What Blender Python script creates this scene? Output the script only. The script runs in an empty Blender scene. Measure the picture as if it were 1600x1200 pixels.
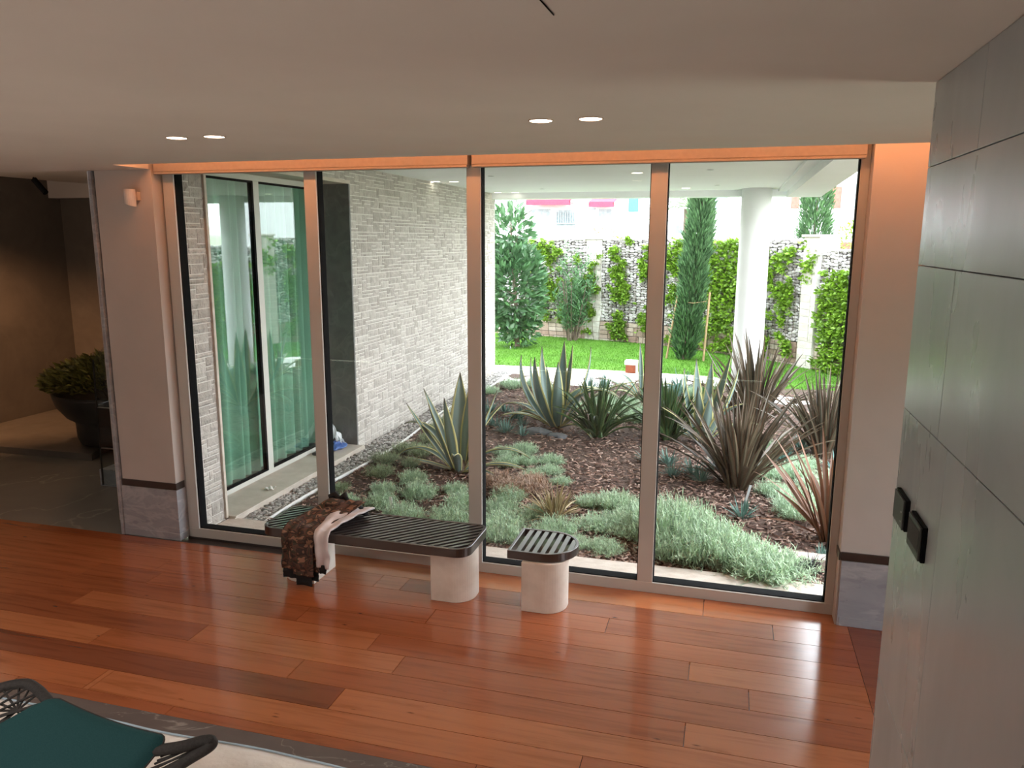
import bpy, bmesh, math, random
from math import sin, cos, pi, radians, sqrt
from mathutils import Vector, Matrix, noise

R = random.Random(7)
scn = bpy.context.scene
COL = scn.collection
UP = Vector((0, 0, 1))

# ------------------------------------------------------------------ materials
def _nt(name):
    m = bpy.data.materials.new(name); m.use_nodes = True
    nt = m.node_tree
    return m, nt, nt.nodes['Principled BSDF']

def N(nt, typ, **kw):
    n = nt.nodes.new(typ)
    for k, v in kw.items():
        if k in ('operation', 'blend_type', 'data_type', 'feature', 'attribute_name', 'wave_type', 'bands_direction', 'noise_dimensions', 'mode', 'distance', 'interpolation_type', 'clamp'):
            setattr(n, k, v)
        else:
            n.inputs[k].default_value = v
    return n

def ramp(nt, stops, fac=None, interp='LINEAR'):
    r = nt.nodes.new('ShaderNodeValToRGB'); e = r.color_ramp.elements; r.color_ramp.interpolation = interp
    while len(e) < len(stops): e.new(0.5)
    for i, (p, c) in enumerate(stops):
        e[i].position = p; e[i].color = (*c, 1) if len(c) == 3 else c
    if fac is not None: nt.links.new(fac, r.inputs[0])
    return r

def coords(nt, scale=(1, 1, 1), rot=(0, 0, 0)):
    t = nt.nodes.new('ShaderNodeTexCoord'); m = nt.nodes.new('ShaderNodeMapping')
    m.inputs['Scale'].default_value = scale; m.inputs['Rotation'].default_value = rot
    nt.links.new(t.outputs['Object'], m.inputs[0]); return m.outputs[0]

def bump(nt, bs, height, strength=0.3, dist=0.01):
    b = nt.nodes.new('ShaderNodeBump'); b.inputs['Strength'].default_value = strength; b.inputs['Distance'].default_value = dist
    nt.links.new(height, b.inputs['Height']); nt.links.new(b.outputs[0], bs.inputs['Normal'])

def mat(name, c1, c2=None, rough=0.6, scale=8, metal=0, bs_=0.0, bscale=None, bdist=0.01, spec=0.5, detail=4, stretch=(1, 1, 1), lo=0.35, hi=0.65, trans=None, alpha=None, coat=0):
    m, nt, b = _nt(name)
    b.inputs['Roughness'].default_value = rough; b.inputs['Metallic'].default_value = metal
    b.inputs['Specular IOR Level'].default_value = spec
    if coat: b.inputs['Coat Weight'].default_value = coat; b.inputs['Coat Roughness'].default_value = 0.08
    v = coords(nt, stretch)
    nz = N(nt, 'ShaderNodeTexNoise', Scale=scale, Detail=detail); nt.links.new(v, nz.inputs[0])
    if c2 is None: c2 = tuple(x * 0.85 for x in c1)
    r = ramp(nt, [(lo, c1), (hi, c2)], nz.outputs[0]); nt.links.new(r.outputs[0], b.inputs['Base Color'])
    if bs_:
        n2 = N(nt, 'ShaderNodeTexNoise', Scale=bscale or scale * 4, Detail=5); nt.links.new(v, n2.inputs[0]); bump(nt, b, n2.outputs[0], bs_, bdist)
    if trans:
        t = nt.nodes.new('ShaderNodeBsdfTranslucent'); nt.links.new(r.outputs[0], t.inputs[0])
        mx = nt.nodes.new('ShaderNodeMixShader'); mx.inputs[0].default_value = trans
        nt.links.new(b.outputs[0], mx.inputs[1]); nt.links.new(t.outputs[0], mx.inputs[2])
        nt.links.new(mx.outputs[0], nt.nodes['Material Output'].inputs[0])
    return m

def attr_mat(name, stops, rough=0.6, attr='rnd', nscale=12, namt=0.25, bs_=0.3, bscale=40, bdist=0.01, trans=None, spec=0.4):
    """colour picked per face from the stored attribute, plus fine noise"""
    m, nt, b = _nt(name); b.inputs['Roughness'].default_value = rough; b.inputs['Specular IOR Level'].default_value = spec
    a = N(nt, 'ShaderNodeAttribute', attribute_name=attr)
    r = ramp(nt, stops, a.outputs['Fac'])
    v = coords(nt); nz = N(nt, 'ShaderNodeTexNoise', Scale=nscale, Detail=5); nt.links.new(v, nz.inputs[0])
    g = ramp(nt, [(0.3, (1 - namt,) * 3), (0.7, (1 + 0 * namt,) * 3)], nz.outputs[0])
    mx = N(nt, 'ShaderNodeMix', data_type='RGBA', blend_type='MULTIPLY'); mx.inputs[0].default_value = 1
    nt.links.new(r.outputs[0], mx.inputs[6]); nt.links.new(g.outputs[0], mx.inputs[7]); nt.links.new(mx.outputs[2], b.inputs['Base Color'])
    if bs_:
        n2 = N(nt, 'ShaderNodeTexNoise', Scale=bscale, Detail=6); nt.links.new(v, n2.inputs[0]); bump(nt, b, n2.outputs[0], bs_, bdist)
    if trans:
        t = nt.nodes.new('ShaderNodeBsdfTranslucent'); nt.links.new(mx.outputs[2], t.inputs[0])
        ms = nt.nodes.new('ShaderNodeMixShader'); ms.inputs[0].default_value = trans
        nt.links.new(b.outputs[0], ms.inputs[1]); nt.links.new(t.outputs[0], ms.inputs[2]); nt.links.new(ms.outputs[0], nt.nodes['Material Output'].inputs[0])
    return m

def blade_mat(name, stops_u, tip=(0.15, 0.1, 0.06), rough=0.5, jitter=0.35, trans=0.12, vdark=None):
    """leaf colour across the blade from UV x; brown tip; per-leaf variation from 'rnd'"""
    m, nt, b = _nt(name); b.inputs['Roughness'].default_value = rough
    uv = nt.nodes.new('ShaderNodeUVMap'); s = nt.nodes.new('ShaderNodeSeparateXYZ'); nt.links.new(uv.outputs[0], s.inputs[0])
    r = ramp(nt, stops_u, s.outputs[0])
    r2 = ramp(nt, [(0.9, (0, 0, 0)), (0.99, (1, 1, 1))], s.outputs[1])
    mx = N(nt, 'ShaderNodeMix', data_type='RGBA'); nt.links.new(r2.outputs[0], mx.inputs[0]); nt.links.new(r.outputs[0], mx.inputs[6]); mx.inputs[7].default_value = (*tip, 1)
    a = N(nt, 'ShaderNodeAttribute', attribute_name='rnd')
    g = ramp(nt, [(0, (1 - jitter, 1 - jitter, 1 - jitter)), (1, (1.15, 1.1, 1.0))], a.outputs['Fac'])
    m2 = N(nt, 'ShaderNodeMix', data_type='RGBA', blend_type='MULTIPLY'); m2.inputs[0].default_value = 1
    nt.links.new(mx.outputs[2], m2.inputs[6]); nt.links.new(g.outputs[0], m2.inputs[7]); nt.links.new(m2.outputs[2], b.inputs['Base Color'])
    if trans:
        t = nt.nodes.new('ShaderNodeBsdfTranslucent'); nt.links.new(m2.outputs[2], t.inputs[0])
        ms = nt.nodes.new('ShaderNodeMixShader'); ms.inputs[0].default_value = trans
        nt.links.new(b.outputs[0], ms.inputs[1]); nt.links.new(t.outputs[0], ms.inputs[2]); nt.links.new(ms.outputs[0], nt.nodes['Material Output'].inputs[0])
    return m

def emis(name, c, s):
    m, nt, b = _nt(name); b.inputs['Base Color'].default_value = (*c, 1)
    b.inputs['Emission Color'].default_value = (*c, 1); b.inputs['Emission Strength'].default_value = s; return m

def glass(name, tint=(1, 1, 1), ior=1.5, rough=0.0):
    m, nt, b = _nt(name); nt.nodes.remove(b)
    t = nt.nodes.new('ShaderNodeBsdfTransparent'); t.inputs[0].default_value = (*tint, 1)
    g = nt.nodes.new('ShaderNodeBsdfGlossy'); g.inputs['Roughness'].default_value = rough
    f = nt.nodes.new('ShaderNodeFresnel'); ge = nt.nodes.new('ShaderNodeNewGeometry')
    mr = nt.nodes.new('ShaderNodeMapRange'); mr.inputs['To Min'].default_value = ior; mr.inputs['To Max'].default_value = 1 / ior   # same reflectance entering and leaving the pane
    nt.links.new(ge.outputs['Backfacing'], mr.inputs['Value']); nt.links.new(mr.outputs[0], f.inputs[0])
    mx = nt.nodes.new('ShaderNodeMixShader')
    nt.links.new(f.outputs[0], mx.inputs[0]); nt.links.new(t.outputs[0], mx.inputs[1]); nt.links.new(g.outputs[0], mx.inputs[2])
    nt.links.new(mx.outputs[0], nt.nodes['Material Output'].inputs[0]); return m

def marble(name, base, dark, vein, scale=1.2, rough=0.25, rot=(0, 0, 0.6), vs=0.5, veinw=0.04, stretch=(1, 1, 1), bs_=0, tile=None, joint=(0.4, 0.4, 0.4)):
    m, nt, b = _nt(name); b.inputs['Roughness'].default_value = rough
    v = coords(nt, stretch, rot)
    n1 = N(nt, 'ShaderNodeTexNoise', Scale=scale * 2, Detail=8, Roughness=0.65, Distortion=0.6); nt.links.new(v, n1.inputs[0])
    r1 = ramp(nt, [(0.3, dark), (0.7, base)], n1.outputs[0])
    n2 = N(nt, 'ShaderNodeTexNoise', Scale=scale, Detail=6, Distortion=1.2); nt.links.new(v, n2.inputs[0])
    r2 = ramp(nt, [(0.5 - veinw, (0, 0, 0)), (0.5, (vs, vs, vs)), (0.5 + veinw, (0, 0, 0))], n2.outputs[0])
    mx = N(nt, 'ShaderNodeMix', data_type='RGBA'); nt.links.new(r2.outputs[0], mx.inputs[0]); nt.links.new(r1.outputs[0], mx.inputs[6]); mx.inputs[7].default_value = (*vein, 1)
    nt.links.new(mx.outputs[2], b.inputs['Base Color'])
    n3 = N(nt, 'ShaderNodeTexNoise', Scale=scale * 3, Detail=5); nt.links.new(v, n3.inputs[0])
    r3 = ramp(nt, [(0.3, (rough * 0.8,) * 3), (0.7, (min(1, rough * 1.3),) * 3)], n3.outputs[0]); nt.links.new(r3.outputs[0], b.inputs['Roughness'])
    if bs_: bump(nt, b, n3.outputs[0], bs_, 0.01)
    return m

M = {}
M['plaster'] = mat('white_plaster', (0.54, 0.49, 0.465), (0.51, 0.465, 0.44), rough=0.85, scale=3, bs_=0.05, bscale=60)
M['ceil'] = mat('ceiling_plaster', (0.70, 0.66, 0.62), (0.67, 0.63, 0.59), rough=0.9, scale=2, bs_=0.03, bscale=80)
M['alu'] = mat('champagne_aluminium', (0.53, 0.53, 0.51), (0.51, 0.51, 0.49), rough=0.45, metal=0.15, scale=2)
M['blind'] = mat('beige_blind_fabric', (0.33, 0.29, 0.26), (0.30, 0.265, 0.24), rough=0.8, scale=30)
M['black'] = mat('black_rubber', (0.004, 0.004, 0.005), (0.006, 0.006, 0.007), rough=0.8, spec=0.1, scale=20)
M['bronze'] = mat('dark_bronze_metal', (0.026, 0.018, 0.016), (0.032, 0.022, 0.019), rough=0.3, spec=1.0, scale=6)
M['slat'] = mat('dark_bronze_slat', (0.030, 0.024, 0.023), (0.040, 0.034, 0.034), rough=0.28, spec=1.0, coat=0.8, scale=6)
M['greystone'] = marble('grey_green_marble', (0.40, 0.445, 0.475), (0.31, 0.35, 0.38), (0.50, 0.53, 0.555), scale=0.9, rough=0.28, rot=(0.1, 0.1, 0.0), vs=0.16, veinw=0.03, stretch=(1, 1.0, 0.35), bs_=0.05)
M['basemarble'] = marble('blue_grey_marble', (0.36, 0.375, 0.41), (0.26, 0.275, 0.31), (0.5, 0.5, 0.52), scale=2.4, rough=0.3, rot=(0.3, 0.5, 0.4), vs=0.5, stretch=(0.6, 1, 1.6))
M['floormarble'] = marble('dark_grey_floor_marble', (0.22, 0.205, 0.18), (0.16, 0.15, 0.135), (0.42, 0.38, 0.32), scale=0.35, rough=0.2, vs=0.4, veinw=0.006)
M['strip'] = marble('brown_grey_marble', (0.13, 0.098, 0.088), (0.10, 0.076, 0.07), (0.4, 0.36, 0.32), scale=2.2, rough=0.35, vs=0.5, veinw=0.006, stretch=(0.6, 1.6, 1))
M['wallmarble'] = marble('brown_grey_wall_marble', (0.15, 0.13, 0.115), (0.10, 0.088, 0.078), (0.2, 0.18, 0.16), scale=0.7, rough=0.4, vs=0.12)
M['travertine'] = mat('travertine', (0.66, 0.59, 0.52), (0.56, 0.49, 0.42), rough=0.6, scale=5, bs_=0.15, bscale=30, stretch=(1, 1, 2.5), detail=8)
M['legstone'] = mat('cream_travertine_leg', (0.80, 0.74, 0.67), (0.68, 0.61, 0.54), rough=0.55, scale=7, bs_=0.08, bscale=30, detail=8)
M['kerb'] = mat('pale_travertine_kerb', (0.64, 0.56, 0.50), (0.54, 0.46, 0.40), rough=0.75, scale=9, bs_=0.35, bscale=50, detail=8, stretch=(1, 2, 1))
M['ashlar'] = attr_mat('rough_grey_limestone', [(0, (0.50, 0.46, 0.42)), (0.5, (0.57, 0.53, 0.49)), (1, (0.65, 0.61, 0.565))], rough=0.9, nscale=14, namt=0.22, bs_=0.9, bscale=28, bdist=0.02)
M['mortar'] = mat('pale_mortar', (0.82, 0.80, 0.76), (0.76, 0.73, 0.69), rough=0.95, scale=12)
M['brownstone'] = attr_mat('brown_split_stone', [(0, (0.34, 0.22, 0.17)), (0.5, (0.5, 0.37, 0.3)), (1, (0.68, 0.56, 0.48))], rough=0.9, nscale=8, bs_=0.6, bscale=20, bdist=0.02)
M['gabion'] = attr_mat('gabion_stone', [(0, (0.28, 0.25, 0.24)), (0.4, (0.48, 0.44, 0.42)), (0.8, (0.66, 0.62, 0.6)), (1, (0.8, 0.78, 0.76))], rough=0.9, nscale=6, bs_=0.2)
M['gabiondark'] = mat('gabion_core', (0.10, 0.09, 0.085), rough=1)
M['pebble'] = attr_mat('pebble_grey', [(0, (0.2, 0.19, 0.18)), (0.5, (0.44, 0.42, 0.40)), (1, (0.66, 0.64, 0.62))], rough=0.7, nscale=20, bs_=0.1)
M['pillarstone'] = attr_mat('pale_pillar_stone', [(0, (0.56, 0.5, 0.44)), (1, (0.75, 0.7, 0.64))], rough=0.9, nscale=10, bs_=0.5, bscale=25)
M['soil'] = mat('dark_mulch_soil', (0.075, 0.045, 0.035), (0.12, 0.075, 0.058), rough=1, scale=14, bs_=0.8, bscale=40, bdist=0.02)
M['bark'] = attr_mat('bark_chip', [(0, (0.07, 0.04, 0.033)), (0.35, (0.19, 0.11, 0.085)), (0.7, (0.34, 0.215, 0.17)), (1, (0.58, 0.42, 0.35))], rough=0.85, nscale=30, bs_=0)
M['grass'] = attr_mat('lawn_green', [(0, (0.09, 0.22, 0.022)), (0.5, (0.13, 0.30, 0.035)), (1, (0.18, 0.37, 0.05))], rough=0.8, nscale=2, namt=0.25, bs_=0.2, trans=0.3, spec=0.2)
M['path'] = mat('white_path_stone', (0.80, 0.77, 0.74), (0.68, 0.64, 0.6), rough=0.8, scale=6, bs_=0.2)
M['white'] = mat('white_render', (0.84, 0.85, 0.86), (0.80, 0.81, 0.82), rough=0.8, scale=2)
M['soffit'] = mat('soffit_white', (0.86, 0.88, 0.89), (0.84, 0.86, 0.87), rough=0.9, scale=2)
M['jamb'] = marble('dark_grey_jamb_marble', (0.16, 0.16, 0.155), (0.10, 0.10, 0.098), (0.24, 0.24, 0.23), scale=2.5, rough=0.45, vs=0.3)
M['curtain'] = mat('green_sheer_fabric', (0.54, 0.74, 0.62), (0.48, 0.68, 0.56), rough=0.85, scale=4, trans=0.2, stretch=(8, 8, 0.4))
M['doorframe'] = mat('pale_door_aluminium', (0.62, 0.62, 0.58), (0.6, 0.6, 0.56), rough=0.5, scale=2)
M['glass'] = glass('window_glass', (0.98, 0.99, 0.987), 1.3)
M['doorglass'] = glass('door_glass', (0.86, 0.97, 0.93), 2.15)
M['balglass'] = glass('balustrade_glass', (0.9, 0.93, 0.92), 1.5)
M['lampcore'] = emis('downlight_core', (1.0, 0.80, 0.62), 14)
M['lampext'] = emis('soffit_light_core', (1.0, 0.94, 0.80), 5)
M['led'] = emis('warm_led_strip', (1.0, 0.38, 0.14), 27)
M['ledhall'] = emis('warm_hall_led', (1.0, 0.52, 0.22), 6)
M['ring'] = mat('lamp_ring_white', (0.7, 0.55, 0.45), rough=0.5)
M['sconce'] = mat('sconce_white', (0.82, 0.74, 0.70), rough=0.6)
M['darkgrey'] = mat('anthracite_plastic', (0.022, 0.024, 0.024), (0.03, 0.032, 0.03), rough=0.45, scale=10)
M['teal'] = mat('teal_fabric', (0.016, 0.062, 0.068), (0.021, 0.074, 0.080), rough=0.85, scale=250, bs_=0.2, bscale=500, bdist=0.002, spec=0.15)
M['cord'] = mat('charcoal_cord', (0.022, 0.020, 0.020), (0.035, 0.032, 0.031), rough=0.75, scale=90, bs_=0.5, bscale=200, bdist=0.004)
M['oak'] = mat('pale_oak', (0.55, 0.38, 0.22), (0.45, 0.3, 0.17), rough=0.5, scale=6, stretch=(6, 6, 1))
M['sheet'] = mat('white_plastic_sheet', (0.80, 0.72, 0.66), (0.74, 0.67, 0.62), rough=0.28, scale=5, bs_=0.5, bscale=9, bdist=0.03)
M['bluetape'] = mat('pale_blue_edge', (0.42, 0.55, 0.66), rough=0.4)
M['camo'] = None
M['ribblack'] = mat('black_rib_knit', (0.006, 0.006, 0.007), (0.010, 0.009, 0.01), rough=0.9, scale=3, stretch=(60, 60, 1))
M['lining'] = mat('pale_jacket_lining', (0.72, 0.66, 0.67), (0.60, 0.55, 0.57), rough=0.8, scale=6)
M['rust'] = mat('rust_metal', (0.33, 0.085, 0.035), (0.22, 0.06, 0.03), rough=0.8, scale=6)
M['bluecloth'] = mat('blue_plastic_bag', (0.05, 0.12, 0.38), (0.10, 0.2, 0.5), rough=0.4, scale=8)
M['whiteplastic'] = mat('translucent_white_plastic', (0.66, 0.72, 0.78), (0.8, 0.84, 0.86), rough=0.3, scale=6)
M['rock'] = mat('dark_slate_rock', (0.10, 0.11, 0.13), (0.18, 0.19, 0.2), rough=0.85, scale=6, bs_=0.6, bscale=15)
M['pot'] = mat('charcoal_planter', (0.030, 0.030, 0.030), (0.042, 0.042, 0.04), rough=0.5, scale=6)
M['earth'] = mat('planter_soil', (0.05, 0.035, 0.025), rough=1)
M['red'] = mat('red_awning_fabric', (0.80, 0.06, 0.11), (0.7, 0.05, 0.09), rough=0.8)
M['teal_shutter'] = mat('turquoise_shutter', (0.10, 0.55, 0.50), rough=0.6)
M['brick'] = mat('red_brick_panel', (0.42, 0.17, 0.13), (0.34, 0.13, 0.1), rough=0.8, scale=10)
M['winglass'] = mat('grey_window_pane', (0.20, 0.26, 0.28), (0.3, 0.36, 0.38), rough=0.15)
M['winframe'] = mat('white_window_frame', (0.85, 0.85, 0.83), rough=0.5)
M['trunk'] = mat('brown_bark', (0.14, 0.10, 0.075), (0.2, 0.15, 0.11), rough=0.9, scale=10, bs_=0.5, stretch=(3, 3, 1))
M['stake'] = mat('tan_wood_stake', (0.48, 0.32, 0.17), (0.38, 0.25, 0.14), rough=0.8, scale=10)
M['metal'] = mat('brushed_steel', (0.5, 0.5, 0.5), rough=0.3, metal=0.9)
M['wire'] = mat('pale_wire', (0.6, 0.6, 0.58), rough=0.4, metal=0.3)

AG = [(0.0, (0.60, 0.58, 0.28)), (0.10, (0.60, 0.57, 0.26)), (0.16, (0.16, 0.25, 0.24)), (0.5, (0.25, 0.36, 0.37)), (0.84, (0.16, 0.25, 0.24)), (0.90, (0.60, 0.57, 0.26)), (1.0, (0.60, 0.58, 0.28))]
M['agave'] = blade_mat('variegated_agave_leaf', AG, tip=(0.08, 0.05, 0.03), rough=0.42, jitter=0.2, trans=0.08)
M['agdry'] = blade_mat('dry_agave_leaf', [(0, (0.42, 0.36, 0.22)), (1, (0.34, 0.32, 0.24))], rough=0.7)
M['phbronze'] = blade_mat('bronze_flax_leaf', [(0, (0.14, 0.075, 0.05)), (0.3, (0.115, 0.105, 0.078)), (0.7, (0.15, 0.135, 0.10)), (1, (0.16, 0.085, 0.055))], rough=0.34, jitter=0.55)
M['phred'] = blade_mat('red_brown_flax_leaf', [(0, (0.28, 0.11, 0.06)), (0.5, (0.20, 0.13, 0.09)), (1, (0.28, 0.12, 0.07))], rough=0.4, jitter=0.5)
M['phgreen'] = blade_mat('dark_green_flax_leaf', [(0, (0.16, 0.20, 0.07)), (0.2, (0.045, 0.11, 0.04)), (0.8, (0.055, 0.13, 0.05)), (1, (0.16, 0.20, 0.07))], rough=0.4, jitter=0.5)
M['phlite'] = blade_mat('bright_green_tuft_leaf', [(0, (0.10, 0.27, 0.06)), (1, (0.12, 0.30, 0.07))], jitter=0.5)
M['drygrass'] = blade_mat('straw_tuft_leaf', [(0, (0.40, 0.33, 0.19)), (1, (0.5, 0.42, 0.27))], tip=(0.3, 0.2, 0.12), jitter=0.5)
M['bluetuft'] = blade_mat('blue_green_tuft_leaf', [(0, (0.13, 0.27, 0.25)), (1, (0.20, 0.36, 0.33))], tip=(0.2, 0.3, 0.25), jitter=0.4)
M['blackgrass'] = blade_mat('black_grass_leaf', [(0, (0.03, 0.035, 0.045)), (1, (0.05, 0.055, 0.07))], jitter=0.4)
M['santo'] = blade_mat('feathery_grey_green', [(0, (0.52, 0.72, 0.52)), (1, (0.60, 0.80, 0.60))], tip=(0.7, 0.85, 0.64), jitter=0.6, trans=0.25)
M['santo2'] = blade_mat('feathery_olive_green', [(0, (0.32, 0.42, 0.26)), (1, (0.40, 0.50, 0.32))], tip=(0.5, 0.54, 0.35), jitter=0.6, trans=0.25)
M['pinkdry'] = blade_mat('dry_pinkish_clump', [(0, (0.46, 0.31, 0.24)), (1, (0.54, 0.4, 0.32))], tip=(0.5, 0.38, 0.3), jitter=0.5)
M['cypress'] = blade_mat('cypress_needles', [(0, (0.09, 0.20, 0.09)), (1, (0.15, 0.29, 0.13))], tip=(0.22, 0.36, 0.18), jitter=0.6, trans=0.15)
M['ivy'] = blade_mat('bright_creeper_leaf', [(0, (0.19, 0.38, 0.03)), (1, (0.30, 0.50, 0.05))], tip=(0.34, 0.52, 0.08), jitter=0.55, trans=0.3)
M['magn'] = blade_mat('magnolia_leaf', [(0, (0.07, 0.17, 0.07)), (0.5, (0.12, 0.25, 0.12)), (1, (0.07, 0.17, 0.07))], tip=(0.15, 0.22, 0.1), rough=0.25, jitter=0.5, trans=0.15)
M['olean'] = blade_mat('oleander_leaf', [(0, (0.09, 0.22, 0.09)), (1, (0.15, 0.32, 0.14))], tip=(0.2, 0.3, 0.12), jitter=0.6, trans=0.2)
M['palm'] = blade_mat('palm_leaf', [(0, (0.20, 0.33, 0.14)), (1, (0.28, 0.42, 0.2))], jitter=0.4, trans=0.2)
M['bushleaf'] = blade_mat('indoor_bush_leaf', [(0, (0.11, 0.13, 0.03)), (1, (0.26, 0.25, 0.07))], tip=(0.4, 0.33, 0.1), jitter=0.6)

def camo():
    m, nt, b = _nt('camouflage_cloth'); b.inputs['Roughness'].default_value = 0.75
    v = coords(nt, (1, 1, 1.6))
    n1 = N(nt, 'ShaderNodeTexNoise', Scale=12, Detail=1.5, Distortion=0.6); nt.links.new(v, n1.inputs[0])
    r = ramp(nt, [(0, (0.20, 0.10, 0.06)), (0.36, (0.032, 0.018, 0.014)), (0.46, (0.095, 0.042, 0.028)), (0.53, (0.045, 0.036, 0.024)), (0.60, (0.26, 0.14, 0.09)), (0.68, (0.035, 0.02, 0.015))], n1.outputs[0], 'CONSTANT')
    nt.links.new(r.outputs[0], b.inputs['Base Color']); return m
M['camo'] = camo()

def woodfloor():
    m, nt, b = _nt('reddish_wood_planks')
    a = N(nt, 'ShaderNodeAttribute', attribute_name='rnd')
    tc = nt.nodes.new('ShaderNodeTexCoord'); sh = nt.nodes.new('ShaderNodeVectorMath'); sh.operation = 'ADD'
    cmb = nt.nodes.new('ShaderNodeCombineXYZ'); mu = N(nt, 'ShaderNodeMath', operation='MULTIPLY'); mu.inputs[1].default_value = 37.0
    nt.links.new(a.outputs['Fac'], mu.inputs[0]); nt.links.new(mu.outputs[0], cmb.inputs[0]); nt.links.new(mu.outputs[0], cmb.inputs[1])
    nt.links.new(tc.outputs['Object'], sh.inputs[0]); nt.links.new(cmb.outputs[0], sh.inputs[1])
    mp = nt.nodes.new('ShaderNodeMapping'); mp.inputs['Scale'].default_value = (0.9, 13, 1); nt.links.new(sh.outputs[0], mp.inputs[0])
    n1 = N(nt, 'ShaderNodeTexNoise', Scale=1.6, Detail=6, Roughness=0.6, Distortion=0.8); nt.links.new(mp.outputs[0], n1.inputs[0])
    r = ramp(nt, [(0.0, (0.19, 0.050, 0.021)), (0.3, (0.31, 0.083, 0.028)), (0.6, (0.37, 0.104, 0.034)), (1, (0.46, 0.16, 0.06))], a.outputs['Fac'])
    g = ramp(nt, [(0.25, (0.68, 0.62, 0.58)), (0.5, (1, 1, 1)), (0.8, (1.12, 1.1, 1.06))], n1.outputs[0])
    mx = N(nt, 'ShaderNodeMix', data_type='RGBA', blend_type='MULTIPLY'); mx.inputs[0].default_value = 1
    nt.links.new(r.outputs[0], mx.inputs[6]); nt.links.new(g.outputs[0], mx.inputs[7])
    # small dark knots
    mp2 = nt.nodes.new('ShaderNodeMapping'); mp2.inputs['Scale'].default_value = (2.0, 7, 1); nt.links.new(sh.outputs[0], mp2.inputs[0])
    vo = N(nt, 'ShaderNodeTexVoronoi', Scale=1.3); nt.links.new(mp2.outputs[0], vo.inputs[0])
    kr = ramp(nt, [(0.02, (0.35, 0.3, 0.3)), (0.075, (1, 1, 1))], vo.outputs['Distance'])
    m3 = N(nt, 'ShaderNodeMix', data_type='RGBA', blend_type='MULTIPLY'); m3.inputs[0].default_value = 1
    nt.links.new(mx.outputs[2], m3.inputs[6]); nt.links.new(kr.outputs[0], m3.inputs[7])
    nt.links.new(m3.outputs[2], b.inputs['Base Color'])
    b.inputs['Roughness'].default_value = 0.24; b.inputs['Specular IOR Level'].default_value = 0.85; b.inputs['Coat Weight'].default_value = 0.35; b.inputs['Coat Roughness'].default_value = 0.12
    rr = ramp(nt, [(0.3, (0.15,) * 3), (0.7, (0.23,) * 3)], n1.outputs[0]); nt.links.new(rr.outputs[0], b.inputs['Roughness'])
    bump(nt, b, n1.outputs[0], 0.06, 0.004)
    return m
M['wood'] = woodfloor()

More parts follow.
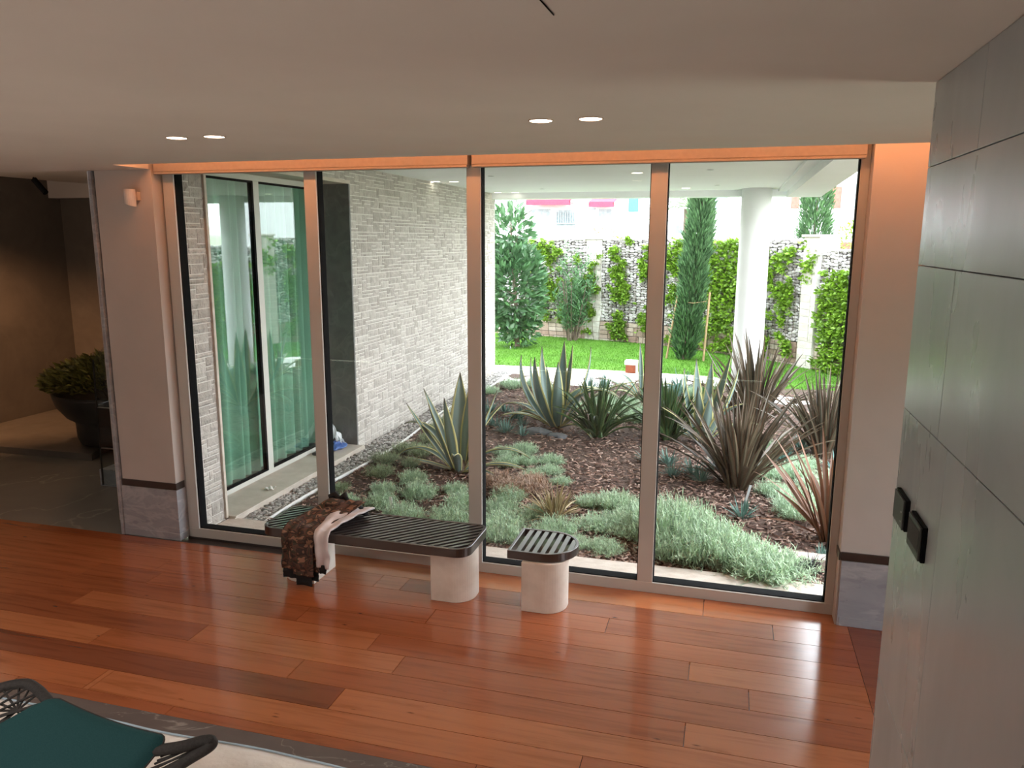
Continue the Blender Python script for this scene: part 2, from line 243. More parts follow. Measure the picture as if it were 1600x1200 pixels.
# ------------------------------------------------------------------ mesh builder
class MB:
    def __init__(s): s.v = []; s.f = []; s.uv = []; s.r = []; s.mi = []; s.cur = 0; s.hasuv = False; s.rnd = 0.5
    def face(s, idx, uv=None, r=None):
        s.f.append(idx); s.uv.append(uv); s.r.append(s.rnd if r is None else r); s.mi.append(s.cur)
        if uv: s.hasuv = True
    def box(s, x0, x1, y0, y1, z0, z1):
        b = len(s.v)
        s.v += [(x0, y0, z0), (x1, y0, z0), (x1, y1, z0), (x0, y1, z0), (x0, y0, z1), (x1, y0, z1), (x1, y1, z1), (x0, y1, z1)]
        for q in ((0, 3, 2, 1), (4, 5, 6, 7), (0, 1, 5, 4), (1, 2, 6, 5), (2, 3, 7, 6), (3, 0, 4, 7)): s.face([b + i for i in q])
        return s
    def prism(s, pts, z0, z1, axis='z'):
        def P(p, h):
            return {'z': (p[0], p[1], h), 'y': (p[0], h, p[1]), 'x': (h, p[0], p[1])}[axis]
        b = len(s.v); n = len(pts)
        s.v += [P(p, z0) for p in pts] + [P(p, z1) for p in pts]
        s.face([b + i for i in range(n)][::-1]); s.face([b + n + i for i in range(n)])
        for i in range(n): j = (i + 1) % n; s.face([b + i, b + j, b + n + j, b + n + i])
        return s
    def ringprism(s, outer, inner, z0, z1):
        b = len(s.v); n = len(outer)
        for z in (z0, z1):
            s.v += [(p[0], p[1], z) for p in outer] + [(p[0], p[1], z) for p in inner]
        for i in range(n):
            j = (i + 1) % n
            s.face([b + i, b + j, b + 2 * n + j, b + 2 * n + i]); s.face([b + n + j, b + n + i, b + 3 * n + i, b + 3 * n + j])
            s.face([b + 2 * n + i, b + 2 * n + j, b + 3 * n + j, b + 3 * n + i]); s.face([b + j, b + i, b + n + i, b + n + j])
        return s
    def tube(s, path, rad, n=10, cap=True, flat=1.0):
        path = [Vector(p) for p in path]; rs = rad if isinstance(rad, (list, tuple)) else [rad] * len(path)
        b = len(s.v); prev = None
        for i, p in enumerate(path):
            t = (path[min(i + 1, len(path) - 1)] - path[max(i - 1, 0)]).normalized()
            if prev is None:
                a = UP if abs(t.z) < 0.9 else Vector((1, 0, 0))
                u = t.cross(a).normalized()
            else:
                u = (prev - t * prev.dot(t)).normalized()
            prev = u; w = t.cross(u)
            for k in range(n):
                a = 2 * pi * k / n; s.v.append(tuple(p + (u * cos(a) + w * sin(a) * flat) * rs[i]))
        for i in range(len(path) - 1):
            for k in range(n):
                a = b + i * n + k; c = b + i * n + (k + 1) % n
                s.face([a, c, c + n, a + n])
        if cap:
            s.face([b + k for k in range(n)][::-1]); s.face([b + (len(path) - 1) * n + k for k in range(n)])
        return s
    def lathe(s, prof, c=(0, 0, 0), n=32, close=False):
        b = len(s.v)
        for r, z in prof:
            for k in range(n):
                a = 2 * pi * k / n; s.v.append((c[0] + r * cos(a), c[1] + r * sin(a), c[2] + z))
        for i in range(len(prof) - 1):
            for k in range(n):
                a = b + i * n + k; d = b + i * n + (k + 1) % n; s.face([a, d, d + n, a + n])
        s.face([b + k for k in range(n)][::-1]); s.face([b + (len(prof) - 1) * n + k for k in range(n)])
        return s
    def grid(s, fn, nu, nv, uv=True):
        b = len(s.v)
        for i in range(nu + 1):
            for j in range(nv + 1): s.v.append(tuple(fn(i / nu, j / nv)))
        for i in range(nu):
            for j in range(nv):
                a = b + i * (nv + 1) + j
                s.face([a, a + nv + 1, a + nv + 2, a + 1], [(i / nu, j / nv), ((i + 1) / nu, j / nv), ((i + 1) / nu, (j + 1) / nv), (i / nu, (j + 1) / nv)] if uv else None)
        return s
    def blade(s, base, az, el, bend, L, w, n=6, fold=0.25, wprof=None, twist=0.0, curl=0.0, r=None, nx=2):
        """a leaf from base; az heading, el start elevation, bend total droop (radians)"""
        p = Vector(base); h = Vector((cos(az), sin(az), 0)); side = Vector((-sin(az), cos(az), 0))
        if r is None: r = R.random()
        b = len(s.v); ds = L / n
        if wprof is None: wprof = lambda t: (0.75 + 0.5 * t) if t < 0.4 else max(0.0, (1 - ((t - 0.4) / 0.6) ** 1.6)) * 0.95
        e = el
        for i in range(n + 1):
            t = i / n
            d = h * cos(e) + UP * sin(e)
            nrm = side.cross(d) * -1
            sd = side
            if twist: sd = (Matrix.Rotation(twist * t, 3, d) @ side)
            if twist: nrm = sd.cross(d) * -1
            ww = w * 0.5 * wprof(t)
            for k in range(nx + 1):
                u = k / nx * 2 - 1
                s.v.append(tuple(p + sd * (u * ww) + nrm * (-(abs(u)) * -fold * ww)))
            p = p + d * ds; e -= bend / n * (0.5 + t)
        m = nx + 1
        for i in range(n):
            for k in range(nx):
                a = b + i * m + k
                s.face([a, a + 1, a + 1 + m, a + m], [(k / nx, i / n), ((k + 1) / nx, i / n), ((k + 1) / nx, (i + 1) / n), (k / nx, (i + 1) / n)], r)
        return s
    def tri(s, p, d, side, L, w, r=None):
        """small diamond leaf"""
        if r is None: r = R.random()
        p = Vector(p); b = len(s.v)
        s.v += [tuple(p), tuple(p + d * L * 0.5 + side * w * 0.5), tuple(p + d * L), tuple(p + d * L * 0.5 - side * w * 0.5)]
        s.face([b, b + 1, b + 2, b + 3], [(0.5, 0), (1, 0.5), (0.5, 1), (0, 0.5)], r)
    def blob(s, c, rx, ry, rz, rng, jit=0.2, rot=None, r=None):
        ico = [(0, 0, -1), (.724, -.526, -.447), (-.276, -.851, -.447), (-.894, 0, -.447), (-.276, .851, -.447), (.724, .526, -.447), (.276, -.851, .447), (-.724, -.526, .447), (-.724, .526, .447), (.276, .851, .447), (.894, 0, .447), (0, 0, 1)]
        fc = [(0, 1, 2), (1, 0, 5), (0, 2, 3), (0, 3, 4), (0, 4, 5), (1, 5, 10), (2, 1, 6), (3, 2, 7), (4, 3, 8), (5, 4, 9), (1, 10, 6), (2, 6, 7), (3, 7, 8), (4, 8, 9), (5, 9, 10), (6, 10, 11), (7, 6, 11), (8, 7, 11), (9, 8, 11), (10, 9, 11)]
        b = len(s.v); rr = rng.random() if r is None else r
        A = Matrix.Rotation(rng.uniform(0, 6.28) if rot is None else rot, 3, 'Z')
        for q in ico:
            k = 1 + rng.uniform(-jit, jit)
            v = A @ Vector((q[0] * rx * k, q[1] * ry * k, q[2] * rz * k)); s.v.append((c[0] + v.x, c[1] + v.y, c[2] + v.z))
        for q in fc: s.face([b + q[0], b + q[2], b + q[1]][::-1], None, rr)
    def build(s, name, material, parent=None, smooth=False, bevel=0, bseg=2, solid=0, recalc=True, origin=None, weld=False):
        me = bpy.data.meshes.new(name)
        me.from_pydata(s.v, [], s.f)
        mats = material if isinstance(material, (list, tuple)) else [material]
        for m in mats: me.materials.append(m)
        if len(mats) > 1: me.polygons.foreach_set('material_index', s.mi)
        if any(abs(x - 0.5) > 1e-6 for x in s.r):
            a = me.attributes.new('rnd', 'FLOAT', 'FACE'); a.data.foreach_set('value', s.r)
        if s.hasuv:
            uvl = me.uv_layers.new(name='UVMap'); buf = []
            for f, u in zip(s.f, s.uv):
                if u is None: u = [(0, 0)] * len(f)
                for q in u: buf += [q[0], q[1]]
            uvl.data.foreach_set('uv', buf)
        if recalc and not s.hasuv and len(s.f) < 60000:
            bm = bmesh.new(); bm.from_mesh(me)
            if weld: bmesh.ops.remove_doubles(bm, verts=bm.verts, dist=1e-5)
            bmesh.ops.recalc_face_normals(bm, faces=bm.faces); bm.to_mesh(me); bm.free()
        if smooth: me.polygons.foreach_set('use_smooth', [True] * len(me.polygons))
        me.update()
        o = bpy.data.objects.new(name, me); COL.objects.link(o)
        if origin is not None:
            me.transform(Matrix.Translation(-Vector(origin))); o.location = origin
        if parent is not None:
            o.parent = parent
            o.matrix_parent_inverse = Matrix.Translation(-Vector(parent.location)) if True else o.matrix_parent_inverse
        if bevel:
            m = o.modifiers.new('bevel', 'BEVEL'); m.width = bevel; m.segments = bseg; m.limit_method = 'ANGLE'; m.angle_limit = radians(40)
            if smooth: pass
        if solid:
            m = o.modifiers.new('solid', 'SOLIDIFY'); m.thickness = solid; m.offset = 0
        return o

def tag(o, label=None, cat=None, group=None, kind=None):
    if label: o['label'] = label
    if cat: o['category'] = cat
    if group: o['group'] = group
    if kind: o['kind'] = kind
    return o

def empty(name, loc=(0, 0, 0), label=None, cat=None, group=None, kind=None):
    o = bpy.data.objects.new(name, None); COL.objects.link(o); o.location = loc; o.empty_display_size = 0.1
    return tag(o, label, cat, group, kind)

def struct(o): o['kind'] = 'structure'; return o

def copy_tree(o, loc, rz=0.0, label=None, group=None, scale=None):
    c = o.copy(); COL.objects.link(c); c.location = loc; c.rotation_euler = (0, 0, rz)
    if scale is not None: c.scale = scale if isinstance(scale, (tuple, list)) else (scale,) * 3
    if label: c['label'] = label
    if group: c['group'] = group
    for ch in o.children:
        d = ch.copy(); COL.objects.link(d); d.parent = c
        for g in ch.children:
            e = g.copy(); COL.objects.link(e); e.parent = d
    return c

# ------------------------------------------------------------------ camera
YAW, PIT, ROL, F = -0.2732, 0.1853, 0.00308, 1208.0
cam_d = bpy.data.cameras.new('camera'); cam = bpy.data.objects.new('camera', cam_d); COL.objects.link(cam)
fw = Vector((sin(YAW) * cos(PIT), cos(YAW) * cos(PIT), -sin(PIT))); rt = fw.cross(UP).normalized(); up = rt.cross(fw)
r2 = rt * cos(ROL) + up * sin(ROL); u2 = -rt * sin(ROL) + up * cos(ROL)
cam.matrix_world = Matrix(((r2.x, u2.x, -fw.x, 0), (r2.y, u2.y, -fw.y, -5.483), (r2.z, u2.z, -fw.z, 2.6), (0, 0, 0, 1)))
cam_d.sensor_width = 36; cam_d.lens = 36 * F / 1600; cam_d.clip_start = 0.05; cam_d.clip_end = 300
scn.camera = cam

ZC = 3.14          # ceiling
XW = 0.65          # stone wall face
XS = -4.50         # outdoor stone wall face
# ------------------------------------------------------------------ floor (wood planks)
def planks():
    b = MB(); yb = [0.02] + [-0.265 - 0.2135 * k for k in range(10)] + [-2.27]
    J = {0: [-0.064, -3.1], 1: [-2.28, 0.4], 2: [-0.69, -4.3], 3: [-4.2, -1.9], 4: [-0.12, -2.776], 5: [0.228, -2.13, -4.48], 6: [-1.86, -3.31], 7: [-0.11, -2.45, -3.91], 8: [-2.055, -5.0], 9: [-3.54, -0.6], 10: [-2.9, -1.1]}
    rn = random.Random(5)
    tone = {(0, 2): 0.95, (0, 1): 0.35, (8, 2): 0.06, (8, 1): 0.55, (2, 2): 0.6, (7, 2): 0.55}
    for k in range(11):
        y1, y0 = yb[k], yb[k + 1]
        xs = sorted([-9.6] + [x - 2.9 for x in J[k][-1:]] + J[k] + [0.895]); xs = [xs[0]] + [x for x in xs[1:] if x > -9.4]
        for i in range(len(xs) - 1):
            b.rnd = tone.get((k, i), rn.uniform(0.22, 0.82))
            g = 0.0019
            if y1 > -0.1 and xs[i] < -5.1:
                pass
            yy1 = y1 if (xs[i] > -5 or k > 0) else -0.13
            b.box(xs[i] + g, xs[i + 1] - g, y0 + g, yy1 - g, -0.02, 0.0)
    x0 = 0.895
    for i, (a, c) in enumerate(((-2.3, -0.9), (-0.9, 0.02))):
        b.rnd = (0.2, 0.12)[i]; b.box(x0 + .001, x0 + 0.2, a + .001, c - .001, -0.02, 0); b.rnd = (0.15, 0.22)[i]; b.box(x0 + 0.202, 2.6, a + .001, c - .001, -0.02, 0)
    o = b.build('floor', [M['wood']]); struct(o)
    u = MB(); u.box(-9.6, 2.6, -2.3, 0.02, -0.12, -0.0215); u.box(-4.52, 0.83, 0.0, 0.145, -0.14, -0.0005); struct(u.build('floor_base', M['bronze'])).name = 'floor_2'
planks()
b = MB(); b.box(-9.6, 0.64, -2.40, -2.272, -0.1, 0.002); struct(b.build('floor_3', M['strip']))
# hall marble floor beyond the pier
b = MB(); b.box(-9.75, -5.116, -0.128, 4.1, -0.1, 0.0); struct(b.build('floor_4', M['floormarble']))
# white crumpled protective sheet over the lower floor
def sheetf(u, v):
    x = -7.5 + 8.12 * u; y = -2.40 - 6.5 * v
    z = 0.006 + 0.018 * (noise.noise(Vector((x * 2.2, y * 2.6, 0))) + 0.6) * min(1, v * 60)
    if v == 0: y += 0.022 * noise.noise(Vector((x * 1.6, 3, 0)))
    return (x, y, z)
b = MB(); b.grid(sheetf, 240, 160); sh = b.build('protective_sheet', M['sheet'], smooth=True, solid=0.003)
tag(sh, 'white crumpled plastic sheet spread over the floor in front of the dark marble strip', 'sheet')
b = MB(); b.tube([(-7.4 + 8.0 * i / 120, -2.402 + 0.022 * noise.noise(Vector(((-7.4 + 8.0 * i / 120) * 1.6, 3, 0))), 0.010) for i in range(121)], 0.006, 6); b.build('folded_edge', M['bluetape'], sh, smooth=True)['label'] = 'pale blue folded edge of the sheet'

# ------------------------------------------------------------------ ceiling with recess for the blinds
b = MB()
b.box(-9.9, 2.8, -9.6, -0.5, ZC, ZC + 0.28)
b.box(-9.9, -4.518, -0.5, -0.13, ZC, ZC + 0.28)
b.box(1.75, 2.8, -0.5, 0.0, ZC, ZC + 0.28)
b.box(-4.9, 1.75, -0.5, 0.2, ZC + 0.28, ZC + 0.36)
struct(b.build('ceiling', M['ceil']))
b = MB(); b.tube([(-0.454, -3.66, ZC - 0.002), (-0.45, -3.51, ZC - 0.002)], 0.0018, 6); tag(b.build('ceiling_wire', M['black']), 'short thin black line on the ceiling at the top edge of the photo', 'wire')
# LED strip hidden behind the ceiling lip
b = MB(); b.box(-4.45, 1.7, -0.495, -0.475, ZC + 0.15, ZC + 0.17); ls = b.build('light_strip', M['led']); tag(ls, 'warm orange LED strip hidden in the blind recess above the windows', 'light strip')

# ------------------------------------------------------------------ left pier
b = MB(); b.box(-5.07, -4.518, -0.105, 0.16, 0, ZC); b.box(-5.12, -4.518, -0.128, 0.16, ZC, ZC + 0.4)
struct(b.build('wall_left', M['plaster']))
b = MB(); b.box(-5.082, -4.506, -0.117, 0.0, 0.0, 0.455); b.box(-5.084, -4.503, -0.120, 0.0, 0.0, 0.065); struct(b.build('baseboard_left', M['basemarble'], bevel=0.003))
b = MB(); b.box(-5.075, -4.511, -0.112, -0.002, 0.457, 0.517); struct(b.build('trim_1', M['bronze']))
b = MB(); b.box(-5.115, -5.0845, -0.13, 0.16, 0, ZC - 0.001); struct(b.build('trim_2', M['basemarble'], bevel=0.003))
# ------------------------------------------------------------------ right wall piece
b = MB(); b.box(0.812, 2.6, -0.135, 0.2, 0, ZC + 0.27); struct(b.build('wall_right', M['plaster']))
b = MB(); b.box(0.822, 2.598, -0.147, -0.137, 0.0, 0.470); b.box(0.835, 2.598, -0.150, -0.137, 0, 0.065); struct(b.build('baseboard_right', M['basemarble'], bevel=0.003))
b = MB(); b.box(0.815, 2.598, -0.147, -0.135, 0.474, 0.530); b.box(0.803, 0.8125, -0.147, -0.012, 0.474, 0.53); struct(b.build('trim_3', M['bronze']))
# ------------------------------------------------------------------ grey marble wall, slabs
def slabwall():
    b = MB(); g = 0.0015
    rows = [(-0.0, 0.62, [-2.363, -3.7, -5.4]), (0.62, 1.99, [-2.363, -2.99, -4.45, -6.2]), (1.99, 2.515, [-2.363, -2.86, -4.4, -6.0]), (2.515, 2.852, [-2.363, -4.0, -6.3]), (2.852, ZC - .001, [-2.363, -2.92, -4.2])]
    rows = [(0, 0.9, [-2.363, -4.3]), (0.9, 1.985, [-2.363, -2.98, -4.5]), (1.985, 2.512, [-2.363, -2.86, -4.4]), (2.512, 2.852, [-2.363, -4.6]), (2.852, ZC - .001, [-2.363, -2.95, -4.4])]
    for z0, z1, ys in rows:
        ys = ys + [-9.0]
        for i in range(len(ys) - 1):
            b.box(XW, XW + 0.03, ys[i + 1] + g, ys[i] - g, z0 + g, z1 - g)
    o = b.build('wall_right_2', M['greystone'], bevel=0.0015, bseg=1); struct(o)
    c = MB(); c.box(XW + 0.02, XW + 0.25, -9.0, -2.366, 0, ZC - .001); struct(c.build('wall_right_3', M['basemarble']))
slabwall()
# rest of the room (behind the camera): solid wall left, tall glazed opening at the back
b = MB(); b.box(-9.9, 0.9, -9.6, -9.4, 0, ZC); struct(b.build('wall_back', M['plaster']))
b = MB(); b.box(-9.8, -9.62, -9.6, 1.0, 0, ZC); struct(b.build('wall_left_2', M['wallmarble']))
b = MB(); b.box(2.6, 2.8, -9.6, -2.1, 0, ZC); b.box(2.6, 2.8, -2.1, 0.2, 2.0, ZC); b.box(2.6, 2.8, -1.3, 0.2, 0, 2.0); struct(b.build('wall_right_4', M['plaster']))
b = MB(); b.box(0.9, 2.7, -9.6, -9.4, 0, ZC); struct(b.build('wall_back_2', M['plaster']))
b = MB(); b.box(-9.9, -7.5, -9.4, -2.3, -0.12, -0.02); b.box(-7.5, 2.6, -9.4, -2.4, -0.12, -0.02); struct(b.build('floor_5', M['floormarble']))

# ------------------------------------------------------------------ window 1: the glazed front
XL0, XR0, ZT, Z1 = -4.500, 0.812, 3.36, 0.081
mull = [(-3.210, -3.106), (-1.885, -1.778), (-0.557, -0.445)]
win = empty('window_1', (-1.85, 0.03, 0)); struct(win)
wv = 'grey aluminium window frame'
def frame_piece(name, box, mt=M['alu'], parent=win, bev=0.002):
    b = MB(); b.box(*box); return b.build(name, mt, parent, bevel=bev, bseg=1)
FD = 0.020
frame_piece('sill_rail', (XL0, XR0, 0.0, FD, 0.0, Z1))
frame_piece('head_rail', (XL0, XR0, 0.0, FD, 3.16, ZT))
frame_piece('side_post', (XL0, -4.399, 0.0, FD, Z1, 3.16))
frame_piece('side_post', (0.758, XR0, 0.0, FD, Z1, 3.16))
for a, c in mull: frame_piece('mullion', (a, c, 0.0, FD, Z1, 3.16))
open_ = [(-4.399, -3.210), (-3.106, -1.885), (-1.778, -0.557), (-0.445, 0.758)]
for a, c in open_:
    b = MB(); t = 0.006; y0, y1 = FD - 0.002, 0.085
    b.box(a - 0.01, a + t, y0, y1, Z1 - .01, 3.17); b.box(c - t, c + 0.01, y0, y1, Z1 - .01, 3.17); b.box(a, c, y0, y1, Z1 - .01, Z1 + t); b.box(a, c, y0, y1, 3.16, 3.17)
    b.build('gasket', M['black'], win)
    b = MB(); b.box(a, c, 0.058, 0.064, Z1, 3.165); b.build('pane', M['glass'], win)
b = MB(); b.box(XL0, XR0, 0.086, 0.14, -0.02, Z1 - .005); b.box(XL0, XR0, 0.086, 0.14, 3.16, ZT)
for a, c in [(XL0, -4.40)] + mull + [(0.76, XR0)]: b.box(a + .012, c - .012, 0.086, 0.13, 0.05, 3.2)
b.build('outer_frame', M['black'], win)
# roller blind cassettes
def cassette(x0, x1, label):
    t = empty('roller_blind', ((x0 + x1) / 2, -0.05, 3.1), label, 'blind', 'rolled up blinds above the windows')
    b = MB(); b.box(x0, x1, -0.105, -0.012, 3.118, 3.30); b.build('cassette', M['blind'], t, bevel=0.006)
    b = MB(); b.box(x0 + 0.004, x1 - 0.004, -0.113, -0.045, 3.100, 3.1175); b.build('bottom_bar', M['blind'], t, bevel=0.004)
cassette(-4.495, -1.842, 'long rolled up blind cassette lit orange above the two left windows')
cassette(-1.812, 0.775, 'long rolled up blind cassette lit orange above the two right windows')

# ------------------------------------------------------------------ downlights
def downlight(loc, label, group, core, z, r=0.052, power=None, col=(1, 0.78, 0.58), name='downlight', ring=M['ring']):
    t = empty(name, (loc[0], loc[1], z), label, 'light', group)
    b = MB(); n = 24
    out = [(loc[0] + (r + 0.006) * cos(2 * pi * k / n), loc[1] + (r + 0.006) * sin(2 * pi * k / n)) for k in range(n)]
    inn = [(loc[0] + r * cos(2 * pi * k / n), loc[1] + r * sin(2 * pi * k / n)) for k in range(n)]
    b.ringprism(out, inn, z - 0.004, z + 0.0); b.build('trim_ring', ring, t)
    b = MB(); b.prism(inn, z - 0.0025, z - 0.0005); b.build('lens', core, t)
    if power:
        l = bpy.data.lights.new('lamp', 'SPOT'); l.energy = power; l.color = col; l.spot_size = radians(125); l.spot_blend = 0.7; l.shadow_soft_size = 0.05
        o = bpy.data.objects.new('lamp', l); COL.objects.link(o); o.location = (loc[0], loc[1], z - 0.02)
    return t
g = 'recessed downlights in the room ceiling'
downlight((-2.958, -1.74), 'first of four lit ceiling downlights, nearest the cylinder wall light', g, M['lampcore'], ZC, power=16)
downlight((-2.722, -1.735), 'second lit ceiling downlight from the cylinder wall light', g, M['lampcore'], ZC, power=16)
downlight((-0.884, -1.849), 'third lit ceiling downlight from the cylinder wall light', g, M['lampcore'], ZC, power=16)
downlight((-0.651, -1.849), 'lit ceiling downlight nearest the grey marble wall', g, M['lampcore'], ZC, power=16)
# unseen fill lights added under the rear ceiling to brighten the room
def lamp_area(name, loc, size, energy, col, rot=(0, 0, 0)):
    l = bpy.data.lights.new(name, 'AREA'); l.energy = energy; l.color = col; l.shape = 'RECTANGLE'; l.size = size[0]; l.size_y = size[1]
    o = bpy.data.objects.new(name, l); COL.objects.link(o); o.location = loc; o.rotation_euler = rot; return o
for x in (-6.5, -3.5):
    for y in (-5.6, -7.4):
        l = bpy.data.lights.new('rear_fill_light', 'SPOT'); l.energy = 195; l.color = (1, 0.91, 0.84); l.spot_size = radians(150); l.spot_blend = 0.6; l.shadow_soft_size = 0.08
        o = bpy.data.objects.new('rear_fill_light', l); COL.objects.link(o); o.location = (x, y, ZC - 0.03)

# wall sconce
t = empty('wall_sconce', (-4.68, -0.15, 2.92), 'small white half round cylinder light on the left pier', 'wall light')
b = MB(); n = 20; c0 = (-4.685, -0.165)
pts = [(c0[0] + 0.043 * cos(2 * pi * k / n), c0[1] + 0.043 * sin(2 * pi * k / n)) for k in range(n)]
base = len(b.v)
for p in pts: b.v.append((p[0], p[1], 2.862 + (c0[0] - p[0]) * 0.35))
for p in pts: b.v.append((p[0], p[1], 2.985))
b.face(list(range(n))[::-1]); b.face([n + i for i in range(n)])
for i in range(n): b.face([i, (i + 1) % n, n + (i + 1) % n, n + i])
b.build('shade', M['sconce'], t, bevel=0.002)
b = MB(); b.box(-4.665, -4.635, -0.14, -0.1045, 2.90, 2.965); b.build('bracket', M['ring'], t)

# switches on the grey wall (held to face)
def switch(y0, y1, z0, z1, label, screen):
    t = empty('wall_switch', (XW, (y0 + y1) / 2, z0), label, 'switch')
    b = MB(); b.box(XW - 0.014, XW, y0, y1, z0, z1); b.build('back_box', M['black'], t, bevel=0.002)
    b = MB(); b.box(XW - 0.022, XW - 0.0145, y0 + 0.004, y1 - 0.004, z0 + 0.004, z1 - 0.004); b.build('cover_plate', M['darkgrey'], t, bevel=0.002)
    b = MB()
    if screen: b.box(XW - 0.0232, XW - 0.0225, y0 + 0.012, y1 - 0.012, z0 + 0.03, z1 - 0.018); b.build('display', M['cord'], t)
    else:
        for dz in (0.028, 0.062):
            b = MB(); b.box(XW - 0.0235, XW - 0.0222, y0 + 0.02, y0 + 0.032, z0 + dz, z0 + dz + 0.005); b.build('button', M['metal'], t)
switch(-2.612, -2.448, 1.585, 1.700, 'black wall switch plate nearer the window on the grey marble wall', False)
switch(-2.868, -2.692, 1.575, 1.695, 'black thermostat panel on the grey marble wall, further from the window', True)

# ------------------------------------------------------------------ bench and stool
def rrect(x0, x1, y0, y1, rads, n=8):
    """rads: ll, lr, ur, ul corner radii"""
    pts = []
    cs = [((x0, y0), rads[0], pi), ((x1, y0), rads[1], 1.5 * pi), ((x1, y1), rads[2], 0), ((x0, y1), rads[3], 0.5 * pi)]
    sg = [(1, 1), (-1, 1), (-1, -1), (1, -1)]
    for (c, r, a0), (sx, sy) in zip(cs, sg):
        cx, cy = c[0] + sx * r, c[1] + sy * r
        for k in range(n + 1):
            a = a0 + pi / 2 * k / n; pts.append((cx + r * cos(a), cy + r * sin(a)))
    return pts
def inset(x0, x1, y0, y1, rads, d, n=8): return rrect(x0 + d, x1 - d, y0 + d, y1 - d, [max(r - d, 0.001) for r in rads], n)
def clip_line(pt, d, poly):
    """segment of the line pt+t*d inside convex poly"""
    lo, hi = -9, 9; n = len(poly)
    for i in range(n):
        a = Vector(poly[i]); e = Vector(poly[(i + 1) % n]) - a
        if e.length < 1e-6: continue
        nr = Vector((-e.y, e.x))   # inward for CCW
        den = nr.dot(d); num = nr.dot(Vector(pt) - a)
        if abs(den) < 1e-9:
            if num < 0: return None
            continue
        t = -num / den
        if den > 0: lo = max(lo, t)
        else: hi = min(hi, t)
    return (lo, hi) if hi - lo > 0.02 else None
def slats(parent, poly, ang, pitch, width, z0, z1, c):
    d = Vector((cos(ang), sin(ang))); nn = Vector((-d.y, d.x))
    for k in range(-40, 41):
        o0 = Vector(c) + nn * (k * pitch)
        s0 = clip_line(o0, d, poly)
        if not s0: continue
        sa = clip_line(o0 + nn * width / 2, d, poly); sb = clip_line(o0 - nn * width / 2, d, poly)
        if not sa or not sb: continue
        lo = s0[0] - 0.012; hi = s0[1] + 0.012
        A = o0 + d * lo; B = o0 + d * hi; w = nn * (width / 2); 
        b = MB(); b.prism([tuple(A - w), tuple(B - w), tuple(B + w), tuple(A + w)], z0, z1); b.build('slat', M['slat'], parent)
ZS = 0.435
t = empty('bench', (-2.55, -0.34, 0), 'long low bench with dark diagonal slat top and two pale stone legs', 'bench', None)
bx = (-3.375, -1.690, -0.605, -0.085); br = [0.11, 0.11, 0.09, 0.09]
b = MB(); b.ringprism(rrect(*bx, br), inset(*bx, br, 0.022), ZS - 0.068, ZS); b.build('seat_frame', M['bronze'], t, bevel=0.003, bseg=1)
slats(t, inset(*bx, br, 0.022), pi / 4, 0.052, 0.027, ZS - 0.055, ZS - 0.003, (-2.55, -0.34))
b = MB(); b.box(-3.3, -1.76, -0.55, -0.53, ZS - 0.0665, ZS - 0.056); b.box(-3.3, -1.76, -0.17, -0.15, ZS - 0.0665, ZS - 0.056); b.build('under_rail', M['bronze'], t)
def dleg(x0, x1, y0, y1, rads, parent, name='leg'):
    b = MB(); b.prism(rrect(x0, x1, y0, y1, rads, 12), 0, ZS - 0.066); return b.build(name, M['legstone'], parent, bevel=0.004, bseg=2)
dleg(-3.245, -2.945, -0.565, -0.225, [0.15, 0.004, 0.004, 0.15], t)
dleg(-1.990, -1.690, -0.565, -0.225, [0.004, 0.15, 0.15, 0.004], t)
t = empty('stool', (-1.17, -0.32, 0), 'small D shaped stool with dark slatted top on one pale stone leg', 'stool')
sx = (-1.425, -0.955, -0.520, -0.065); sr = [0.008, 0.226, 0.226, 0.008]
b = MB(); b.ringprism(rrect(*sx, sr, 14), inset(*sx, sr, 0.022, 14), ZS - 0.062, ZS); b.build('seat_frame', M['bronze'], t, bevel=0.003, bseg=1)
slats(t, inset(*sx, sr, 0.022, 14), pi / 2, 0.0585, 0.034, ZS - 0.058, ZS - 0.003, (-1.3475, -0.3))
dleg(-1.312, -1.010, -0.545, -0.215, [0.004, 0.15, 0.15, 0.004], t)

# ------------------------------------------------------------------ camouflage jacket over the bench
jk = empty('jacket', (-3.0, -0.45, ZS), 'brown camouflage jacket with black ribbed hem thrown over the left end of the bench', 'jacket')
def drape(path, x0s, x1s, zj=0.012, folds=7, amp=0.012, seed=0):
    """path: list of (y,z); x0s,x1s functions of t"""
    P = [Vector((0, y, z)) for y, z in path]; Ls = [0]
    for i in range(1, len(P)): Ls.append(Ls[-1] + (P[i] - P[i - 1]).length)
    def at(t):
        s = t * Ls[-1]
        for i in range(1, len(P)):
            if s <= Ls[i] + 1e-9:
                k = (s - Ls[i - 1]) / max(1e-9, Ls[i] - Ls[i - 1]); q = P[i - 1].lerp(P[i], k); d = (P[i] - P[i - 1]).normalized()
                return q, Vector((0, d.z, -d.y))
        return P[-1], Vector((0, -1, 0))
    def fn(u, v):
        q, nr = at(v); x = x0s(v) * (1 - u) + x1s(v) * u
        if nr.y > 0 and abs(nr.y) > 0.5: nr = -nr
        if nr.z < 0 and abs(nr.z) > 0.5: nr = -nr
        h = amp * (sin(u * folds * 2 * pi + 2.2 * v + seed) * 0.6 + 1.3 * noise.noise(Vector((x * 14, v * 9, seed))) + 0.9)
        h *= 0.45 + 0.9 * v
        return (x, q.y + nr.y * h, q.z + nr.z * h)
    return fn
body = [(-0.13, ZS + 0.10), (-0.20, ZS + 0.085), (-0.32, ZS + 0.05), (-0.48, ZS + 0.022), (-0.60, ZS + 0.016), (-0.628, ZS - 0.01), (-0.634, 0.32), (-0.640, 0.15)]
